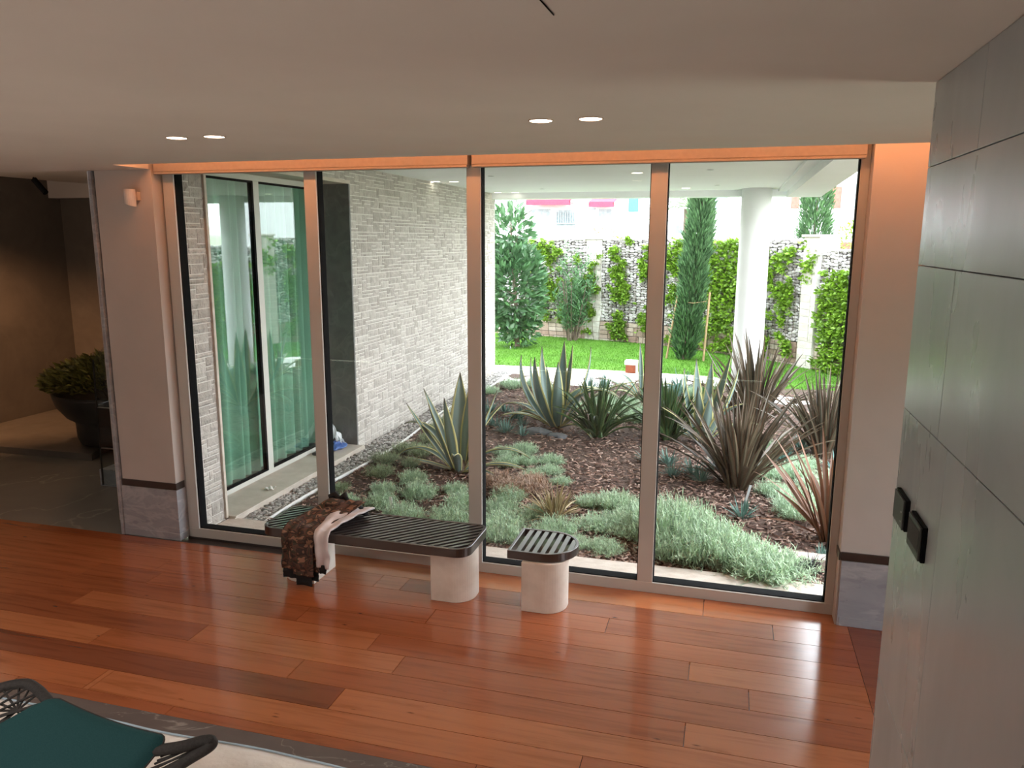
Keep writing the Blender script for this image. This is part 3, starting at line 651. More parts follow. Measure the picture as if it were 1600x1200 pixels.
b = MB(); b.grid(drape(body, lambda v: -3.02 - 0.13 * min(1, v * 2.2), lambda v: -2.70 - 0.14 * min(1, v * 1.8), amp=0.013, folds=4), 40, 60)
b.build('body', M['camo'], jk, smooth=True, solid=0.006)
hem = [(-0.640, 0.165), (-0.646, 0.125), (-0.642, 0.075)]
b = MB(); b.grid(drape(hem, lambda v: -3.15, lambda v: -2.85, amp=0.007, folds=4), 30, 8)
b.build('hem', M['ribblack'], jk, smooth=True, solid=0.004)['label'] = 'black ribbed hem of the jacket'
b = MB(); b.grid(drape([(-0.660, 0.13), (-0.668, 0.10), (-0.66, 0.035)], lambda v: -3.03, lambda v: -2.90, amp=0.004, folds=1), 10, 8)
b.build('cuff', M['ribblack'], jk, smooth=True, solid=0.006)['label'] = 'black ribbed cuff hanging below the hem'
b = MB(); b.grid(drape([(-0.655, 0.36), (-0.672, 0.30), (-0.668, 0.12)], lambda v: -3.05, lambda v: -2.88, amp=0.010, folds=2, seed=2), 14, 20)
b.build('sleeve', M['camo'], jk, smooth=True, solid=0.02)
# pale turned-out sleeve: upper piece lying on the slats, lower piece hanging
b = MB(); b.grid(drape([(-0.13, ZS + 0.05), (-0.30, ZS + 0.05), (-0.50, ZS + 0.03), (-0.612, ZS + 0.02), (-0.632, ZS - 0.02), (-0.640, 0.34), (-0.636, 0.19)], lambda v: -2.93 + 0.07 * v, lambda v: -2.63 - 0.125 * min(1, v * 1.7), amp=0.014, folds=1.5, seed=4), 20, 50)
b.build('lining', M['lining'], jk, smooth=True, solid=0.012)['label'] = 'pale inside of the sleeve turned out'
b = MB(); b.grid(drape([(-0.648, 0.205), (-0.650, 0.17), (-0.64, 0.135)], lambda v: -2.855 + .01 * v, lambda v: -2.775 - .02 * v, amp=0.003, folds=1), 8, 6)
b.build('cuff', M['ribblack'], jk, smooth=True, solid=0.007)['label'] = 'black ribbed cuff'
b = MB(); b.tube([(-2.88, -0.10, ZS + 0.055), (-2.80, -0.12, ZS + 0.05), (-2.72, -0.17, ZS + 0.035), (-2.67, -0.20, ZS + 0.025)], [0.03, 0.042, 0.040, 0.02], 12, flat=0.6); b.build('cuff', M['ribblack'], jk, smooth=True)['label'] = 'black ribbed cuff lying on the slats'
b = MB(); b.tube([(-3.04, -0.12, ZS + 0.11), (-2.99, -0.10, ZS + 0.125), (-2.94, -0.13, ZS + 0.10), (-2.90, -0.11, ZS + 0.13), (-2.86, -0.14, ZS + 0.10)], [0.018, 0.03, 0.026, 0.03, 0.012], 10); b.build('collar', M['ribblack'], jk, smooth=True)['label'] = 'black collar of the jacket'
b = MB(); b.tube([(-3.05, -0.17, ZS + 0.07), (-2.98, -0.2, ZS + 0.085), (-2.90, -0.18, ZS + 0.08), (-2.84, -0.16, ZS + 0.06)], [0.03, 0.06, 0.055, 0.03], 12, flat=0.7); b.build('hood', M['camo'], jk, smooth=True)

# ------------------------------------------------------------------ lounge chair at the bottom left
ch = empty('lounge_chair', (-2.35, -3.5, 0), 'charcoal woven cord armchair with a teal cushion and pale wooden legs', 'chair')
T1 = Vector((-2.512, -3.276, 0.80)); T2 = Vector((-1.885, -3.367, 0.80)); B2 = Vector((-2.045, -3.55, 0.56)); B1 = Vector((-2.95, -3.56, 0.56))
def padf(side):
    def fn(u, v):
        u0, v0 = u, v; rc, rv = 0.07, 0.16
        for cu_ in (rc, 1 - rc):
            dx = (u - cu_) / rc; dy = (v - rv) / rv
            if ((cu_ < .5 and dx < 0) or (cu_ > .5 and dx > 0)) and dy < 0:
                k = max(abs(dx), abs(dy)) / sqrt(dx * dx + dy * dy); u = cu_ + dx * k * rc; v = rv + dy * k * rv
        a = T1.lerp(B1, v); c = T2.lerp(B2, v); p = a.lerp(c, u)
        nr = (T2 - T1).cross(B1 - T1).normalized()
        if nr.z < 0: nr = -nr
        e = min(u0, 1 - u0, v0, 1 - v0) ; th = 0.028 * min(1, (e / 0.06)) ** 0.5
        sag = -0.022 * sin(pi * u) * (1 - v) + 0.0
        p = p + Vector((0, 0, sag)) + nr * (side * th + 0.01)
        # rounded corners
        return p
    return fn
b = MB(); b.grid(padf(1), 40, 30); b.grid(padf(-1), 40, 30); b.build('cushion', M['teal'], ch, smooth=True)['label'] = 'teal fabric cushion'
b = MB()
edge = [padf(0)(i / 30, 0.0) for i in range(31)] + [padf(0)(1, i / 20) for i in range(1, 21)]
b.tube([tuple(p) for p in edge], 0.0035, 6); b.build('piping', M['cord'], ch, smooth=True)
def smooth_path(pts, n=8):
    P = [Vector(p) for p in pts]; out = []
    for i in range(len(P) - 1):
        p0 = P[max(i - 1, 0)]; p1 = P[i]; p2 = P[i + 1]; p3 = P[min(i + 2, len(P) - 1)]
        for k in range(n):
            t = k / n; out.append(0.5 * ((2 * p1) + (-p0 + p2) * t + (2 * p0 - 5 * p1 + 4 * p2 - p3) * t * t + (-p0 + 3 * p1 - 3 * p2 + p3) * t ** 3))
    out.append(P[-1]); return out
rim = smooth_path([(-3.12, -3.62, 0.60), (-3.00, -3.40, 0.70), (-2.885, -3.29, 0.745), (-2.80, -3.245, 0.775), (-2.715, -3.225, 0.79), (-2.64, -3.24, 0.79), (-2.56, -3.27, 0.775), (-2.46, -3.31, 0.755), (-2.25, -3.37, 0.735), (-2.02, -3.40, 0.745), (-1.86, -3.385, 0.775), (-1.765, -3.345, 0.795), (-1.735, -3.338, 0.792), (-1.745, -3.352, 0.775), (-1.82, -3.40, 0.73), (-1.93, -3.47, 0.65), (-1.98, -3.60, 0.55), (-1.98, -3.90, 0.50)], 6)
b = MB(); b.tube(rim, 0.021, 10); b.build('rim', M['cord'], ch, smooth=True)
# star-pattern cord web in the open side
hubs = [Vector((-2.665, -3.315, 0.735)), Vector((-2.86, -3.42, 0.68))]
ri = [Vector(p) for p in rim]
b = MB()
for hi_, hub in enumerate(hubs):
    for i in range(2, 44, 5): b.tube([hub, ri[i]], 0.005, 5)
    for k in range(5): b.tube([hub, T1.lerp(B1, 0.04 + 0.2 * k) + Vector((0, 0, -0.01))], 0.0042, 5)
for i in range(2, 34, 8): b.tube([ri[i], ri[i + 10]], 0.004, 5)
b.build('cord_web', M['cord'], ch)
b = MB()
for k in range(10):
    b.tube([T2.lerp(B2, 0.02 + 0.1 * k) + Vector((0.0, 0, -0.02)), ri[min(len(ri) - 1, 66 + 3 * k)]], 0.0045, 5)
    b.tube([T2.lerp(B2, 0.08 + 0.09 * k) + Vector((0.0, 0, -0.02)), ri[min(len(ri) - 1, 62 + 3 * k)]], 0.0045, 5)
b.build('cord_web', M['cord'], ch)
b = MB(); b.prism([(-2.95, -3.50), (-1.98, -3.50), (-1.98, -4.05), (-2.95, -4.05)], 0.38, 0.42); b.build('seat', M['cord'], ch, bevel=0.02)
b = MB(); b.tube([(-2.9, -3.5, 0.4), (-2.5, -3.5, 0.55), (-2.0, -3.5, 0.42)], 0.015, 8); b.build('back_brace', M['cord'], ch, smooth=True)
for px, py, qx, qy in ((-2.06, -3.10, -2.12, -3.5), (-2.85, -3.2, -2.8, -3.5), (-2.05, -4.1, -2.1, -3.95), (-2.9, -4.1, -2.85, -3.95)):
    b = MB(); b.tube([(px, py, 0.0), (qx, qy, 0.40)] if py < -3.15 else [(px - .02, py - .05, 0.0), (qx, qy, 0.6)], [0.014, 0.02], 10); b.build('leg', M['oak'], ch, smooth=True)

# ------------------------------------------------------------------ hall beyond the pier (left)
b = MB(); b.box(-9.80, -9.60, 1.0, 4.1, 0, 3.9); struct(b.build('wall_left_3', M['wallmarble']))
b = MB(); b.box(-9.60, -5.40, 4.0, 4.2, 0, 3.9); struct(b.build('wall_front', M['wallmarble']))
b = MB(); b.box(-5.40, -5.30, 0.165, 4.2, -0.1, 3.5); b.box(-5.30, -5.07, 0.105, 0.165, 0.0, 3.5); struct(b.build('wall_left_4', M['plaster']))
b = MB(); b.box(-9.60, -5.42, 3.80, 3.98, 3.165, 3.9); struct(b.build('beam', M['plaster'])).name = 'trim_4'
b = MB()
for x, z in ((-10.7, 3.505), (-8.95, 3.36), (-5.3, 3.36)):
    b.v += [(x, -0.13, z), (x, 4.2, z), (x, 4.2, z + 0.1), (x, -0.13, z + 0.1)]
for q in ((0, 1, 2, 3), (11, 10, 9, 8)): b.face(list(q))
for k in (0, 4):
    for q in ((0, 4, 5, 1), (1, 5, 6, 2), (2, 6, 7, 3), (3, 7, 4, 0)): b.face([k + i for i in q])
struct(b.build('ceiling_2', M['ceil']))
for hx, hy, hz, he in ((-8.9, 1.2, 3.2, 12), (-6.4, 1.6, 2.0, 9)):  # two out-of-view fill lights, added to lift the dim hall
    l = bpy.data.lights.new('hall_fill_light', 'POINT'); l.energy = he; l.color = (1, 0.72, 0.48); l.shadow_soft_size = 0.12
    o = bpy.data.objects.new('hall_fill_light', l); COL.objects.link(o); o.location = (hx, hy, hz)
# stone platform
b = MB(); b.prism([(-9.598, 1.63), (-7.17, 1.68), (-7.42, 2.35), (-6.2, 2.6), (-5.42, 3.2), (-5.42, 3.79), (-9.598, 3.79)], 0.0, 0.085)
tag(b.build('stone_platform', M['wallmarble'], bevel=0.006), 'low stone plinth under the round planter in the dim hall', 'plinth')
pl = empty('planter', (-7.32, 2.35, 0.085), 'large round charcoal planter with a bushy plant on the low stone plinth', 'planter')
cx, cy = -7.32, 2.35
b = MB(); b.lathe([(0.40, 0.0), (0.47, 0.02), (0.50, 0.10), (0.505, 0.26), (0.515, 0.30), (0.60, 0.36), (0.70, 0.50), (0.735, 0.62), (0.74, 0.66), (0.71, 0.66), (0.68, 0.58), (0.3, 0.56)], (cx, cy, 0.0855), 48); b.build('pot', M['pot'], pl, smooth=True)
b = MB()
rn = random.Random(3)
for i in range(3600):
    a = rn.uniform(0, 2 * pi); rr = 0.78 * sqrt(rn.random()); h = 0.42 * sqrt(max(0, 1 - (rr / 0.85) ** 2)) * rn.uniform(0.55, 1.05)
    p = Vector((cx + rr * cos(a), cy + rr * sin(a), 0.72 + h))
    d = Vector((cos(a) * (0.4 + rr) + rn.uniform(-.5, .5), sin(a) * (0.4 + rr) + rn.uniform(-.5, .5), rn.uniform(-0.1, 1.0))).normalized()
    sd = d.cross(Vector((rn.uniform(-1, 1), rn.uniform(-1, 1), rn.uniform(-1, 1)))).normalized()
    b.tri(p, d, sd, rn.uniform(0.09, 0.15), rn.uniform(0.035, 0.05), rn.random())
b.build('foliage', M['bushleaf'], pl)
b = MB()
for i in range(9):
    a = i * 0.7; b.tube([(cx + 0.2 * cos(a), cy + 0.2 * sin(a), 0.62), (cx + 0.45 * cos(a), cy + 0.45 * sin(a), 0.95)], 0.012, 6)
b.build('stem', M['trunk'], pl)
# glass balustrade on a marble stringer
bl = empty('glass_balustrade', (-6.2, 0.93, 0), 'frameless glass balustrade on a marble kerb beside the planter', 'balustrade')
b = MB(); b.prism([(-6.31, 0.02), (-5.44, 0.02), (-5.44, 2.15), (-6.285, 1.36)], 0.925, 0.937, 'y'); b.build('glass_panel', M['balglass'], bl)
b = MB(); b.prism([(-6.31, 0.02), (-6.302, 0.02), (-6.277, 1.36), (-6.285, 1.36)], 0.922, 0.940, 'y'); b.build('glass_edge', M['darkgrey'], bl)
b = MB(); b.box(-6.36, -5.44, 0.95, 1.35, 0.001, 0.18); b.build('kerb', M['basemarble'], bl, bevel=0.004)
for zc in (0.862, 0.425):
    b = MB(); b.box(-6.27, -6.12, 0.917, 0.945, zc, zc + 0.008); b.build('clamp', M['metal'], bl)
# track spotlight
tk = empty('track_spotlight', (-8.42, 2.5, 3.25), 'black cylindrical track spotlight under the hall ceiling', 'spotlight')
b = MB(); b.tube([(-8.45, 2.5, 3.315), (-8.29, 2.5, 3.15)], 0.035, 16); b.build('head', M['black'], tk, smooth=False)
b = MB(); b.tube([(-8.46, 2.5, 3.34), (-8.41, 2.5, 3.27)], 0.009, 8); b.build('arm', M['black'], tk)
l = bpy.data.lights.new('hall_spot', 'SPOT'); l.energy = 480; l.color = (1, 0.50, 0.22); l.spot_size = radians(70); l.spot_blend = 0.9; l.shadow_soft_size = 0.06
o = bpy.data.objects.new('hall_spot', l); COL.objects.link(o); o.location = (-8.3, 1.0, 3.2); o.rotation_euler = (Vector((-9.5, 3.0, 0.45)) - Vector((-8.3, 1.0, 3.2))).to_track_quat('-Z', 'Y').to_euler()

# ------------------------------------------------------------------ OUTDOORS
# random ashlar facing: fills a rectangle with blocks; place(u,v,d) maps wall coords to world
def ashlar(b, u0, u1, v0, v1, place, rng, hole=None, cu=0.085, cv=0.052, wmax=5, joint=0.006, dep=0.03, rough=0.008, hs=(1, 2, 2, 3), sub=True):
    nu = int(round((u1 - u0) / cu)); nv = int(round((v1 - v0) / cv)); cu = (u1 - u0) / nu; cv = (v1 - v0) / nv
    occ = [[False] * nv for _ in range(nu)]
    def inhole(i, j):
        if not hole: return False
        a = u0 + (i + .5) * cu; c = v0 + (j + .5) * cv
        return hole[0] < a < hole[1] and hole[2] < c < hole[3]
    for i in range(nu):
        for j in range(nv):
            if inhole(i, j): occ[i][j] = True
    for j in range(nv):
        i = 0
        while i < nu:
            if occ[i][j]: i += 1; continue
            h = rng.choice(hs); w = rng.randint(2, wmax) if h < 3 else rng.randint(2, 4)
            if rng.random() < 0.18 and h == 1: w += 4
            h = min(h, nv - j)
            ww = 0
            while ww < w and i + ww < nu and not occ[i + ww][j]: ww += 1
            w = ww
            ok = False
            while not ok:
                ok = all(not occ[i + a][j + c] for a in range(w) for c in range(h))
                if not ok: h -= 1
            for a in range(w):
                for c in range(h): occ[i + a][j + c] = True
            a0, a1 = u0 + i * cu, u0 + (i + w) * cu; c0, c1 = v0 + j * cv, v0 + (j + h) * cv
            if hole:   # trim to opening edges
                if a1 > hole[0] and a0 < hole[0] and c0 < hole[3] and c1 > hole[2]: a1 = hole[0]
            jo = joint / 2; a0 += jo; a1 -= jo; c0 += jo; c1 -= jo
            if a1 - a0 < 0.02: i += w; continue
            out = rng.uniform(0, 0.004); rr = rng.random(); s0 = rng.uniform(0, 99)
            nx = max(2, int((a1 - a0) / 0.05)); ny = max(2, int((c1 - c0) / 0.035)) if sub else 1
            if not sub: nx = 1
            base = len(b.v)
            for p in range(nx + 1):
                for q in range(ny + 1):
                    u = a0 + (a1 - a0) * p / nx; v = c0 + (c1 - c0) * q / ny
                    e = 0 if (p in (0, nx) or q in (0, ny)) else 1
                    d = out + (rough * noise.noise(Vector((u * 22, v * 22, s0))) * 1.6 + rough * 1.3 if e else 0)
                    b.v.append(tuple(place(u, v, d)))
            for p in range(nx):
                for q in range(ny):
                    k = base + p * (ny + 1) + q; b.face([k, k + ny + 1, k + ny + 2, k + 1], None, rr)
            # sides
            ringi = [base + p * (ny + 1) for p in range(nx + 1)] + [base + nx * (ny + 1) + q for q in range(1, ny + 1)] + [base + p * (ny + 1) + ny for p in range(nx - 1, -1, -1)] + [base + q for q in range(ny - 1, 0, -1)]
            bb = len(b.v)
            corners = []
            for idx in ringi:
                v = b.v[idx]; corners.append(v)
            back = []
            for p in range(nx + 1): back.append((a0 + (a1 - a0) * p / nx, c0))
            for q in range(1, ny + 1): back.append((a1, c0 + (c1 - c0) * q / ny))
            for p in range(nx - 1, -1, -1): back.append((a0 + (a1 - a0) * p / nx, c1))
            for q in range(ny - 1, 0, -1): back.append((a0, c0 + (c1 - c0) * q / ny))
            for (u, v) in back: b.v.append(tuple(place(u, v, -dep)))
            m = len(ringi)
            for k in range(m): b.face([ringi[(k + 1) % m], ringi[k], bb + k, bb + (k + 1) % m], None, rr)
            i += w

rng = random.Random(11)
DY0, DY1, DZ1 = 0.55, 3.24, 3.25
b = MB(); ashlar(b, 0.16, 9.37, -0.12, 3.47, lambda u, v, d: (XS - 0.022 + d, u, v), rng, hole=(DY0, DY1, -0.2, DZ1), wmax=5, cu=0.062, cv=0.044, hs=(1, 1, 1, 2, 2, 3, 2), joint=0.009, dep=0.012)
b.build('wall_exterior', [M['ashlar']], recalc=False)
struct(bpy.data.objects['wall_exterior'])
ws = bpy.data.objects['wall_exterior']; ws.name = 'wall_outside_left'
b = MB(); b.box(XS - 0.8, XS - 0.0245, 0.17, DY0, -0.2, 3.47); b.box(XS - 0.8, XS - 0.0245, DY1 + .03, 9.36, -0.2, 3.47); b.box(XS - 0.8, XS - 0.0245, DY0, DY1 + .03, DZ1 + .03, 3.47)
b.build('mortar_bed', M['mortar'], ws)
b = MB(); b.box(XS - 3.5, XS - 0.81, 4.25, 9.3, -0.2, 4.5); struct(b.build('wall_outside_left_2', M['white']))
# reveal lining of the door opening
b = MB(); b.box(XS - 0.42, XS - 0.004, DY1, DY1 + 0.03, -0.02, DZ1 + .03); b.build('jamb', M['jamb'], ws)
b = MB(); b.box(XS - 0.42, XS + 0.004, DY0 - 0.03, DY0, -0.02, DZ1 + .03); b.build('jamb', M['travertine'], ws)
b = MB(); b.box(XS - 0.42, XS + 0.004, DY0 - .03, DY1 + .03, DZ1, DZ1 + 0.04); b.build('lintel', M['travertine'], ws)
# door sill / step
b = MB(); b.box(XS - 0.45, XS + 0.085, DY0 - 0.0, DY1 + 0.0, -0.02, -0.002); b.box(XS + 0.0, XS + 0.075, DY0, DY1 + .06, -0.15, -0.02)
struct(b.build('trim_5', M['travertine'], bevel=0.004))
# sliding door
XD = -4.88
dr = empty('door_1', (XD, (DY0 + DY1) / 2, 0)); struct(dr)
def dbox(name, y0, y1, z0, z1, mt, x0=XD - 0.03, x1=XD + 0.02): b = MB(); b.box(x0, x1, y0, y1, z0, z1); return b.build(name, mt, dr, bevel=0.002, bseg=1)
dbox('bottom_rail', DY0, DY1, 0.0, 0.05, M['doorframe']); dbox('top_rail', DY0, DY1, DZ1 - 0.06, DZ1, M['doorframe'])
dbox('side_post', DY0, DY0 + 0.05, 0.05, DZ1 - .06, M['doorframe']); dbox('side_post', DY1 - 0.05, DY1, 0.05, DZ1 - .06, M['doorframe'])
dbox('meeting_stile', 1.80, 1.90, 0.05, DZ1 - .06, M['doorframe'])
dbox('gasket', 1.765, 1.80, 0.05, DZ1 - .06, M['black']); 
for a, c in ((DY0 + .05, 1.765), (1.90, DY1 - .05)):
    dbox('gasket', a, c, 0.05, 0.07, M['black']); dbox('gasket', a, c, DZ1 - .08, DZ1 - .06, M['black'])
    dbox('pane', a, c, 0.07, DZ1 - .08, M['doorglass'], XD - 0.008, XD - 0.002)
# green curtain behind
def curt(u, v):
    y = DY0 + 0.03 + (DY1 - DY0 - 0.06) * u
    f = sin(u * 15 * 2 * pi + 0.9 * sin(u * 31)) * (0.052 + 0.016 * sin(u * 57)); return (-5.03 + f * (0.75 + 0.25 * v), y + 0.008 * sin(u * 90 + 3 * v), 0.03 + 3.17 * v)
b = MB(); b.grid(curt, 420, 6); cu = b.build('curtain', M['curtain'], smooth=True)
tag(cu, 'green floor length pleated curtain behind the sliding glass door', 'curtain')
b = MB(); b.tube([(-5.03, DY0 + .03, 3.215), (-5.03, DY1 - .03, 3.215)], 0.012, 8); b.build('curtain_rail', M['doorframe'], cu)
lamp_area('curtain_fill_light', (-5.18, 1.9, 3.3), (0.15, 2.4), 30, (1, 0.97, 0.92))  # hidden fill light added above the curtain so the fabric looks brighter
b = MB(); b.box(-5.29, XD - 0.04, DY0 - 0.3, DY1 + 0.3, -0.1, 0.0); struct(b.build('floor_6', M['wood']))

# soffit, beams, column
ZSO = 3.47
b = MB(); b.box(-8.0, 1.02, 0.14, 9.45, ZSO, ZSO + 0.35); struct(b.build('ceiling_3', M['soffit']))
b = MB(); b.box(-8.0, 1.42, 9.17, 9.60, 3.36, ZSO + 0.35); struct(b.build('trim_6', M['soffit']))
b = MB()
pr = [(0.86, 9.17), (0.86, 0.2), (1.20, 0.2), (1.22, 2.0), (1.30, 5.2), (1.42, 9.17)]
b.prism([p for p in pr][::-1], 3.33, ZSO + 0.35); struct(b.build('trim_7', M['soffit']))
b = MB(); b.box(0.72, 0.86, 0.2, 9.17, 3.43, 3.475); struct(b.build('trim_8', M['soffit']))
b = MB(); b.lathe([(0.262, -0.12), (0.262, 0.5), (0.258, 2.0), (0.252, 3.469)], (0.36, 8.9, 0), 48); col_ = b.build('column', M['white'], smooth=False)
struct(col_)
for p in col_.data.polygons: p.use_smooth = len(p.vertices) == 4
gs = 'lights recessed in the porch soffit'
for (x, y, lab) in ((-4.58 + .12, 6.02, 'lit porch light nearest the rough stone wall, of the near pair'), (-4.20, 6.14, 'lit porch light of the near pair, further from the stone wall'), (-1.27, 5.18, 'lit porch light alone above the middle of the planting bed'), (-0.82, 8.44, 'lit porch light alone near the white column'), (-4.35, 9.0, 'lit porch light of the far pair, closest to the stone wall corner'), (-4.02, 9.05, 'lit porch light of the far pair, further from the stone wall corner')):
    downlight((x, y), lab, gs, M['lampext'], ZSO, r=0.075, name='porch_light')
for (x, y, lab) in ((-3.32, 5.23, 'unlit dark porch light fitting nearer the stone wall, close to the house'), (-3.27, 8.12, 'unlit dark porch light fitting above the magnolia side, far from the house'), (-0.32, 4.91, 'unlit dark porch light fitting nearest the windows on the column side'), (-0.29, 7.81, 'unlit dark porch light fitting just before the white column')):
    downlight((x, y), lab, gs, M['darkgrey'], ZSO, r=0.045, name='porch_light', ring=M['soffit'])

# ground layers
b = MB(); b.box(-60, 60, 0.2, 90, -0.40, -0.14); struct(b.build('ground', M['soil']))
b = MB(); b.box(XS + .001, 0.95, 0.145, 0.585, -0.14, -0.03)
for i in range(1): pass
struct(b.build('kerb', M['kerb'], bevel=0.006)).name = 'trim_9'
b = MB(); b.box(0.955, 2.6, 0.205, 0.585, -0.14, -0.03); struct(b.build('trim_10', M['kerb'], bevel=0.006))
b = MB(); b.box(0.28, 1.7, 1.02, 1.16, -0.14, -0.005); struct(b.build('trim_11', M['kerb'], bevel=0.008))

def soil_h(x, y): return -0.075 + 0.03 * noise.noise(Vector((x * 1.1, y * 1.1, 2))) + 0.012 * noise.noise(Vector((x * 6, y * 6, 5)))
b = MB(); b.grid(lambda u, v: (-4.14 + 7.2 * u, 0.586 + 8.7 * v, soil_h(-4.14 + 7.2 * u, 0.586 + 8.7 * v)), 90, 100)
tag(b.build('soil', M['soil'], smooth=True), 'dark soil of the planting bed outside the windows', 'soil', kind='stuff')
rn = random.Random(21); b = MB()
def chip(x, y, s):
    a = rn.uniform(0, pi); L = s * rn.uniform(0.6, 1.5); w = s * rn.uniform(0.22, 0.5); t = 0.003
    e1 = Vector((cos(a), sin(a), rn.uniform(-.35, .35))) * L; e2 = Vector((-sin(a), cos(a), rn.uniform(-.4, .4))) * w
    c = Vector((x, y, soil_h(x, y) + 0.008 + rn.random() * 0.015)); nn = e1.cross(e2).normalized() * t
    k = len(b.v); r = rn.random()
    b.v += [tuple(c - e1 - e2 * .6), tuple(c + e1 * .8 - e2), tuple(c + e1 + e2 * .7), tuple(c - e1 * .7 + e2), tuple(c - e1 * .8 + nn * 2), tuple(c + e1 * .7 + nn * 2.5)]
    for q in ((0, 1, 5, 4), (4, 5, 2, 3), (0, 4, 3), (1, 2, 5)): b.face([k + i for i in q], None, r)
for i in range(15000):
    y = 0.6 + 8.0 * rn.random() ** 1.5; x = -4.1 + rn.random() * (5.2 + 0.15 * y); chip(x, y, 0.026 + 0.004 * (y > 3))
for i in range(2600): chip(rn.uniform(-2.6, 1.5), 0.6 + 2.6 * rn.random() ** 1.3, 0.036)
b.build('bark_mulch', M['bark'], recalc=False); tag(bpy.data.objects['bark_mulch'], 'reddish brown bark chips covering the planting bed', 'mulch', kind='stuff')
# gravel strip
def ledge(y): return -4.10 - 0.06 * sin(y * 1.4) - 0.012 * y
rn = random.Random(9); b = MB()
for i in range(5200):
    y = 0.62 + 8.9 * rn.random() ** 1.25; x = rn.uniform(XS + 0.085 if y < 3.3 else XS + 0.01, ledge(y) - 0.01)
    s = rn.uniform(0.012, 0.026); b.blob((x, y, -0.085 + rn.random() * 0.025), s * 1.3, s, s * 0.7, rn, 0.2)
for i in range(500):
    y = rn.uniform(8.3, 9.9); x = rn.uniform(-4.6, -3.2); s = rn.uniform(0.014, 0.026); b.blob((x, y, -0.085), s * 1.3, s, s * 0.7, rn, 0.2)
b.build('gravel', M['pebble'], recalc=False); tag(bpy.data.objects['gravel'], 'grey pebbles in a strip along the foot of the rough stone wall', 'gravel', kind='stuff')
b = MB(); b.box(XS + .001, -4.0, 0.586, 9.9, -0.139, -0.085); struct(b.build('ground_2', M['mortar']))
b = MB(); b.tube([(ledge(y), y, -0.058) for y in [0.6 + 0.15 * i for i in range(58)]], 0.010, 6, flat=2.2); tag(b.build('edging_strip', M['winframe'], smooth=True), 'thin pale edging strip between gravel and planting bed', 'edging')

# path
def slab(pts, z1, lab, grp='pale path slabs beyond the planting bed'):
    b = MB(); b.prism(pts, -0.14, z1); o = b.build('path_slab', M['path'], bevel=0.01); tag(o, lab, 'path', grp)
slab([(-6.2, 8.5), (-4.1, 8.5), (-4.1, 10.3), (-6.2, 10.25)], -0.07, 'pale path slab at the corner of the rough stone wall')
slab([(-4.09, 8.5), (-1.66, 8.38), (-1.62, 10.28), (-4.09, 10.3)], -0.07, 'long pale path slab behind the tall agave')
slab([(-1.64, 8.36), (-0.62, 8.85), (-0.56, 10.2), (-1.60, 10.28)], -0.07, 'pale path slab beside the small bollard light')
slab([(-0.60, 8.86), (-0.12, 9.12), (0.09, 9.35), (-0.16, 10.07), (-0.54, 10.2)], -0.07, 'pale path slab ending at the white column')
slab([(0.2, 9.2), (1.15, 8.40), (1.75, 7.70), (2.5, 6.6), (2.1, 6.2), (1.1, 7.55), (0.0, 8.9)], -0.07, 'pale path slab curving away to the right of the white column')
# lawn
rn = random.Random(31); b = MB()
def lawn_h(x, y): return -0.095 + 0.015 * noise.noise(Vector((x * .6, y * .6, 0)))
for i in range(90):
    for j in range(70):
        x0 = -14 + 28 * i / 90; y0 = 6.6 + 13 * j / 70; x1 = x0 + 28 / 90; y1 = y0 + 13 / 70
        if y1 < 8.2 - max(0, (x0 - 1)) * 1.2 + (1.8 if x0 < 0 else 0): continue
        k = len(b.v); b.v += [(x0, y0, lawn_h(x0, y0)), (x1, y0, lawn_h(x1, y0)), (x1, y1, lawn_h(x1, y1)), (x0, y1, lawn_h(x0, y1))]
        b.face([k, k + 1, k + 2, k + 3], None, 0.35 + 0.5 * noise.noise(Vector((x0 * .8, y0 * .8, 1))))
for i in range(52000):
    x = rn.uniform(-6.8, 3.6); y = rn.uniform(7.2, 16.2)
    lim = 10.3 if x < -.2 else (9.9 - (x + .2) * 1.45)
    if y < lim: continue
    z = lawn_h(x, y); a = rn.uniform(0, pi); h = rn.uniform(0.02, 0.045); w = 0.008
    k = len(b.v); b.v += [(x - w * cos(a), y - w * sin(a), z), (x + w * cos(a), y + w * sin(a), z), (x + rn.uniform(-.012, .012), y + rn.uniform(-.012, .012), z + h)]
    b.face([k, k + 1, k + 2], None, rn.random())
b.build('lawn', M['grass'], recalc=False); tag(bpy.data.objects['lawn'], 'bright green mown lawn in front of the creeper covered wall', 'lawn', kind='stuff')

# ------------------------------------------------------------------ far garden wall (curved)
wp = [(-12, 16.9), (-9, 16.6), (-5.63, 15.9), (-2.13, 14.95), (0.0, 13.6), (0.95, 12.80), (1.70, 12.0), (2.35, 11.1), (3.2, 9.8), (4.2, 7.9), (5.0, 5.5)]
WP = smooth_path([(x, y, 0) for x, y in wp], 12); WL = [0]
for i in range(1, len(WP)): WL.append(WL[-1] + (WP[i] - WP[i - 1]).length)
def W(s):
    for i in range(1, len(WP)):
        if s <= WL[i]:
            k = (s - WL[i - 1]) / (WL[i] - WL[i - 1]); p = WP[i - 1].lerp(WP[i], k); t = (WP[i] - WP[i - 1]).normalized(); return p, Vector((t.y, -t.x, 0)) , t
    t = (WP[-1] - WP[-2]).normalized(); return WP[-1], Vector((t.y, -t.x, 0)), t
def s_of_x(x):
    lo, hi = 0, WL[-1]
    for _ in range(40):
        m = (lo + hi) / 2
        if W(m)[0].x < x: lo = m
        else: hi = m
    return lo
def wplace(off):
    def f(u, v, d):
        p, n, t = W(u); q = p + n * (d + off); return (q.x, q.y, v)
    return f
SA, SB = s_of_x(-7.2), s_of_x(4.3); HW = 2.62
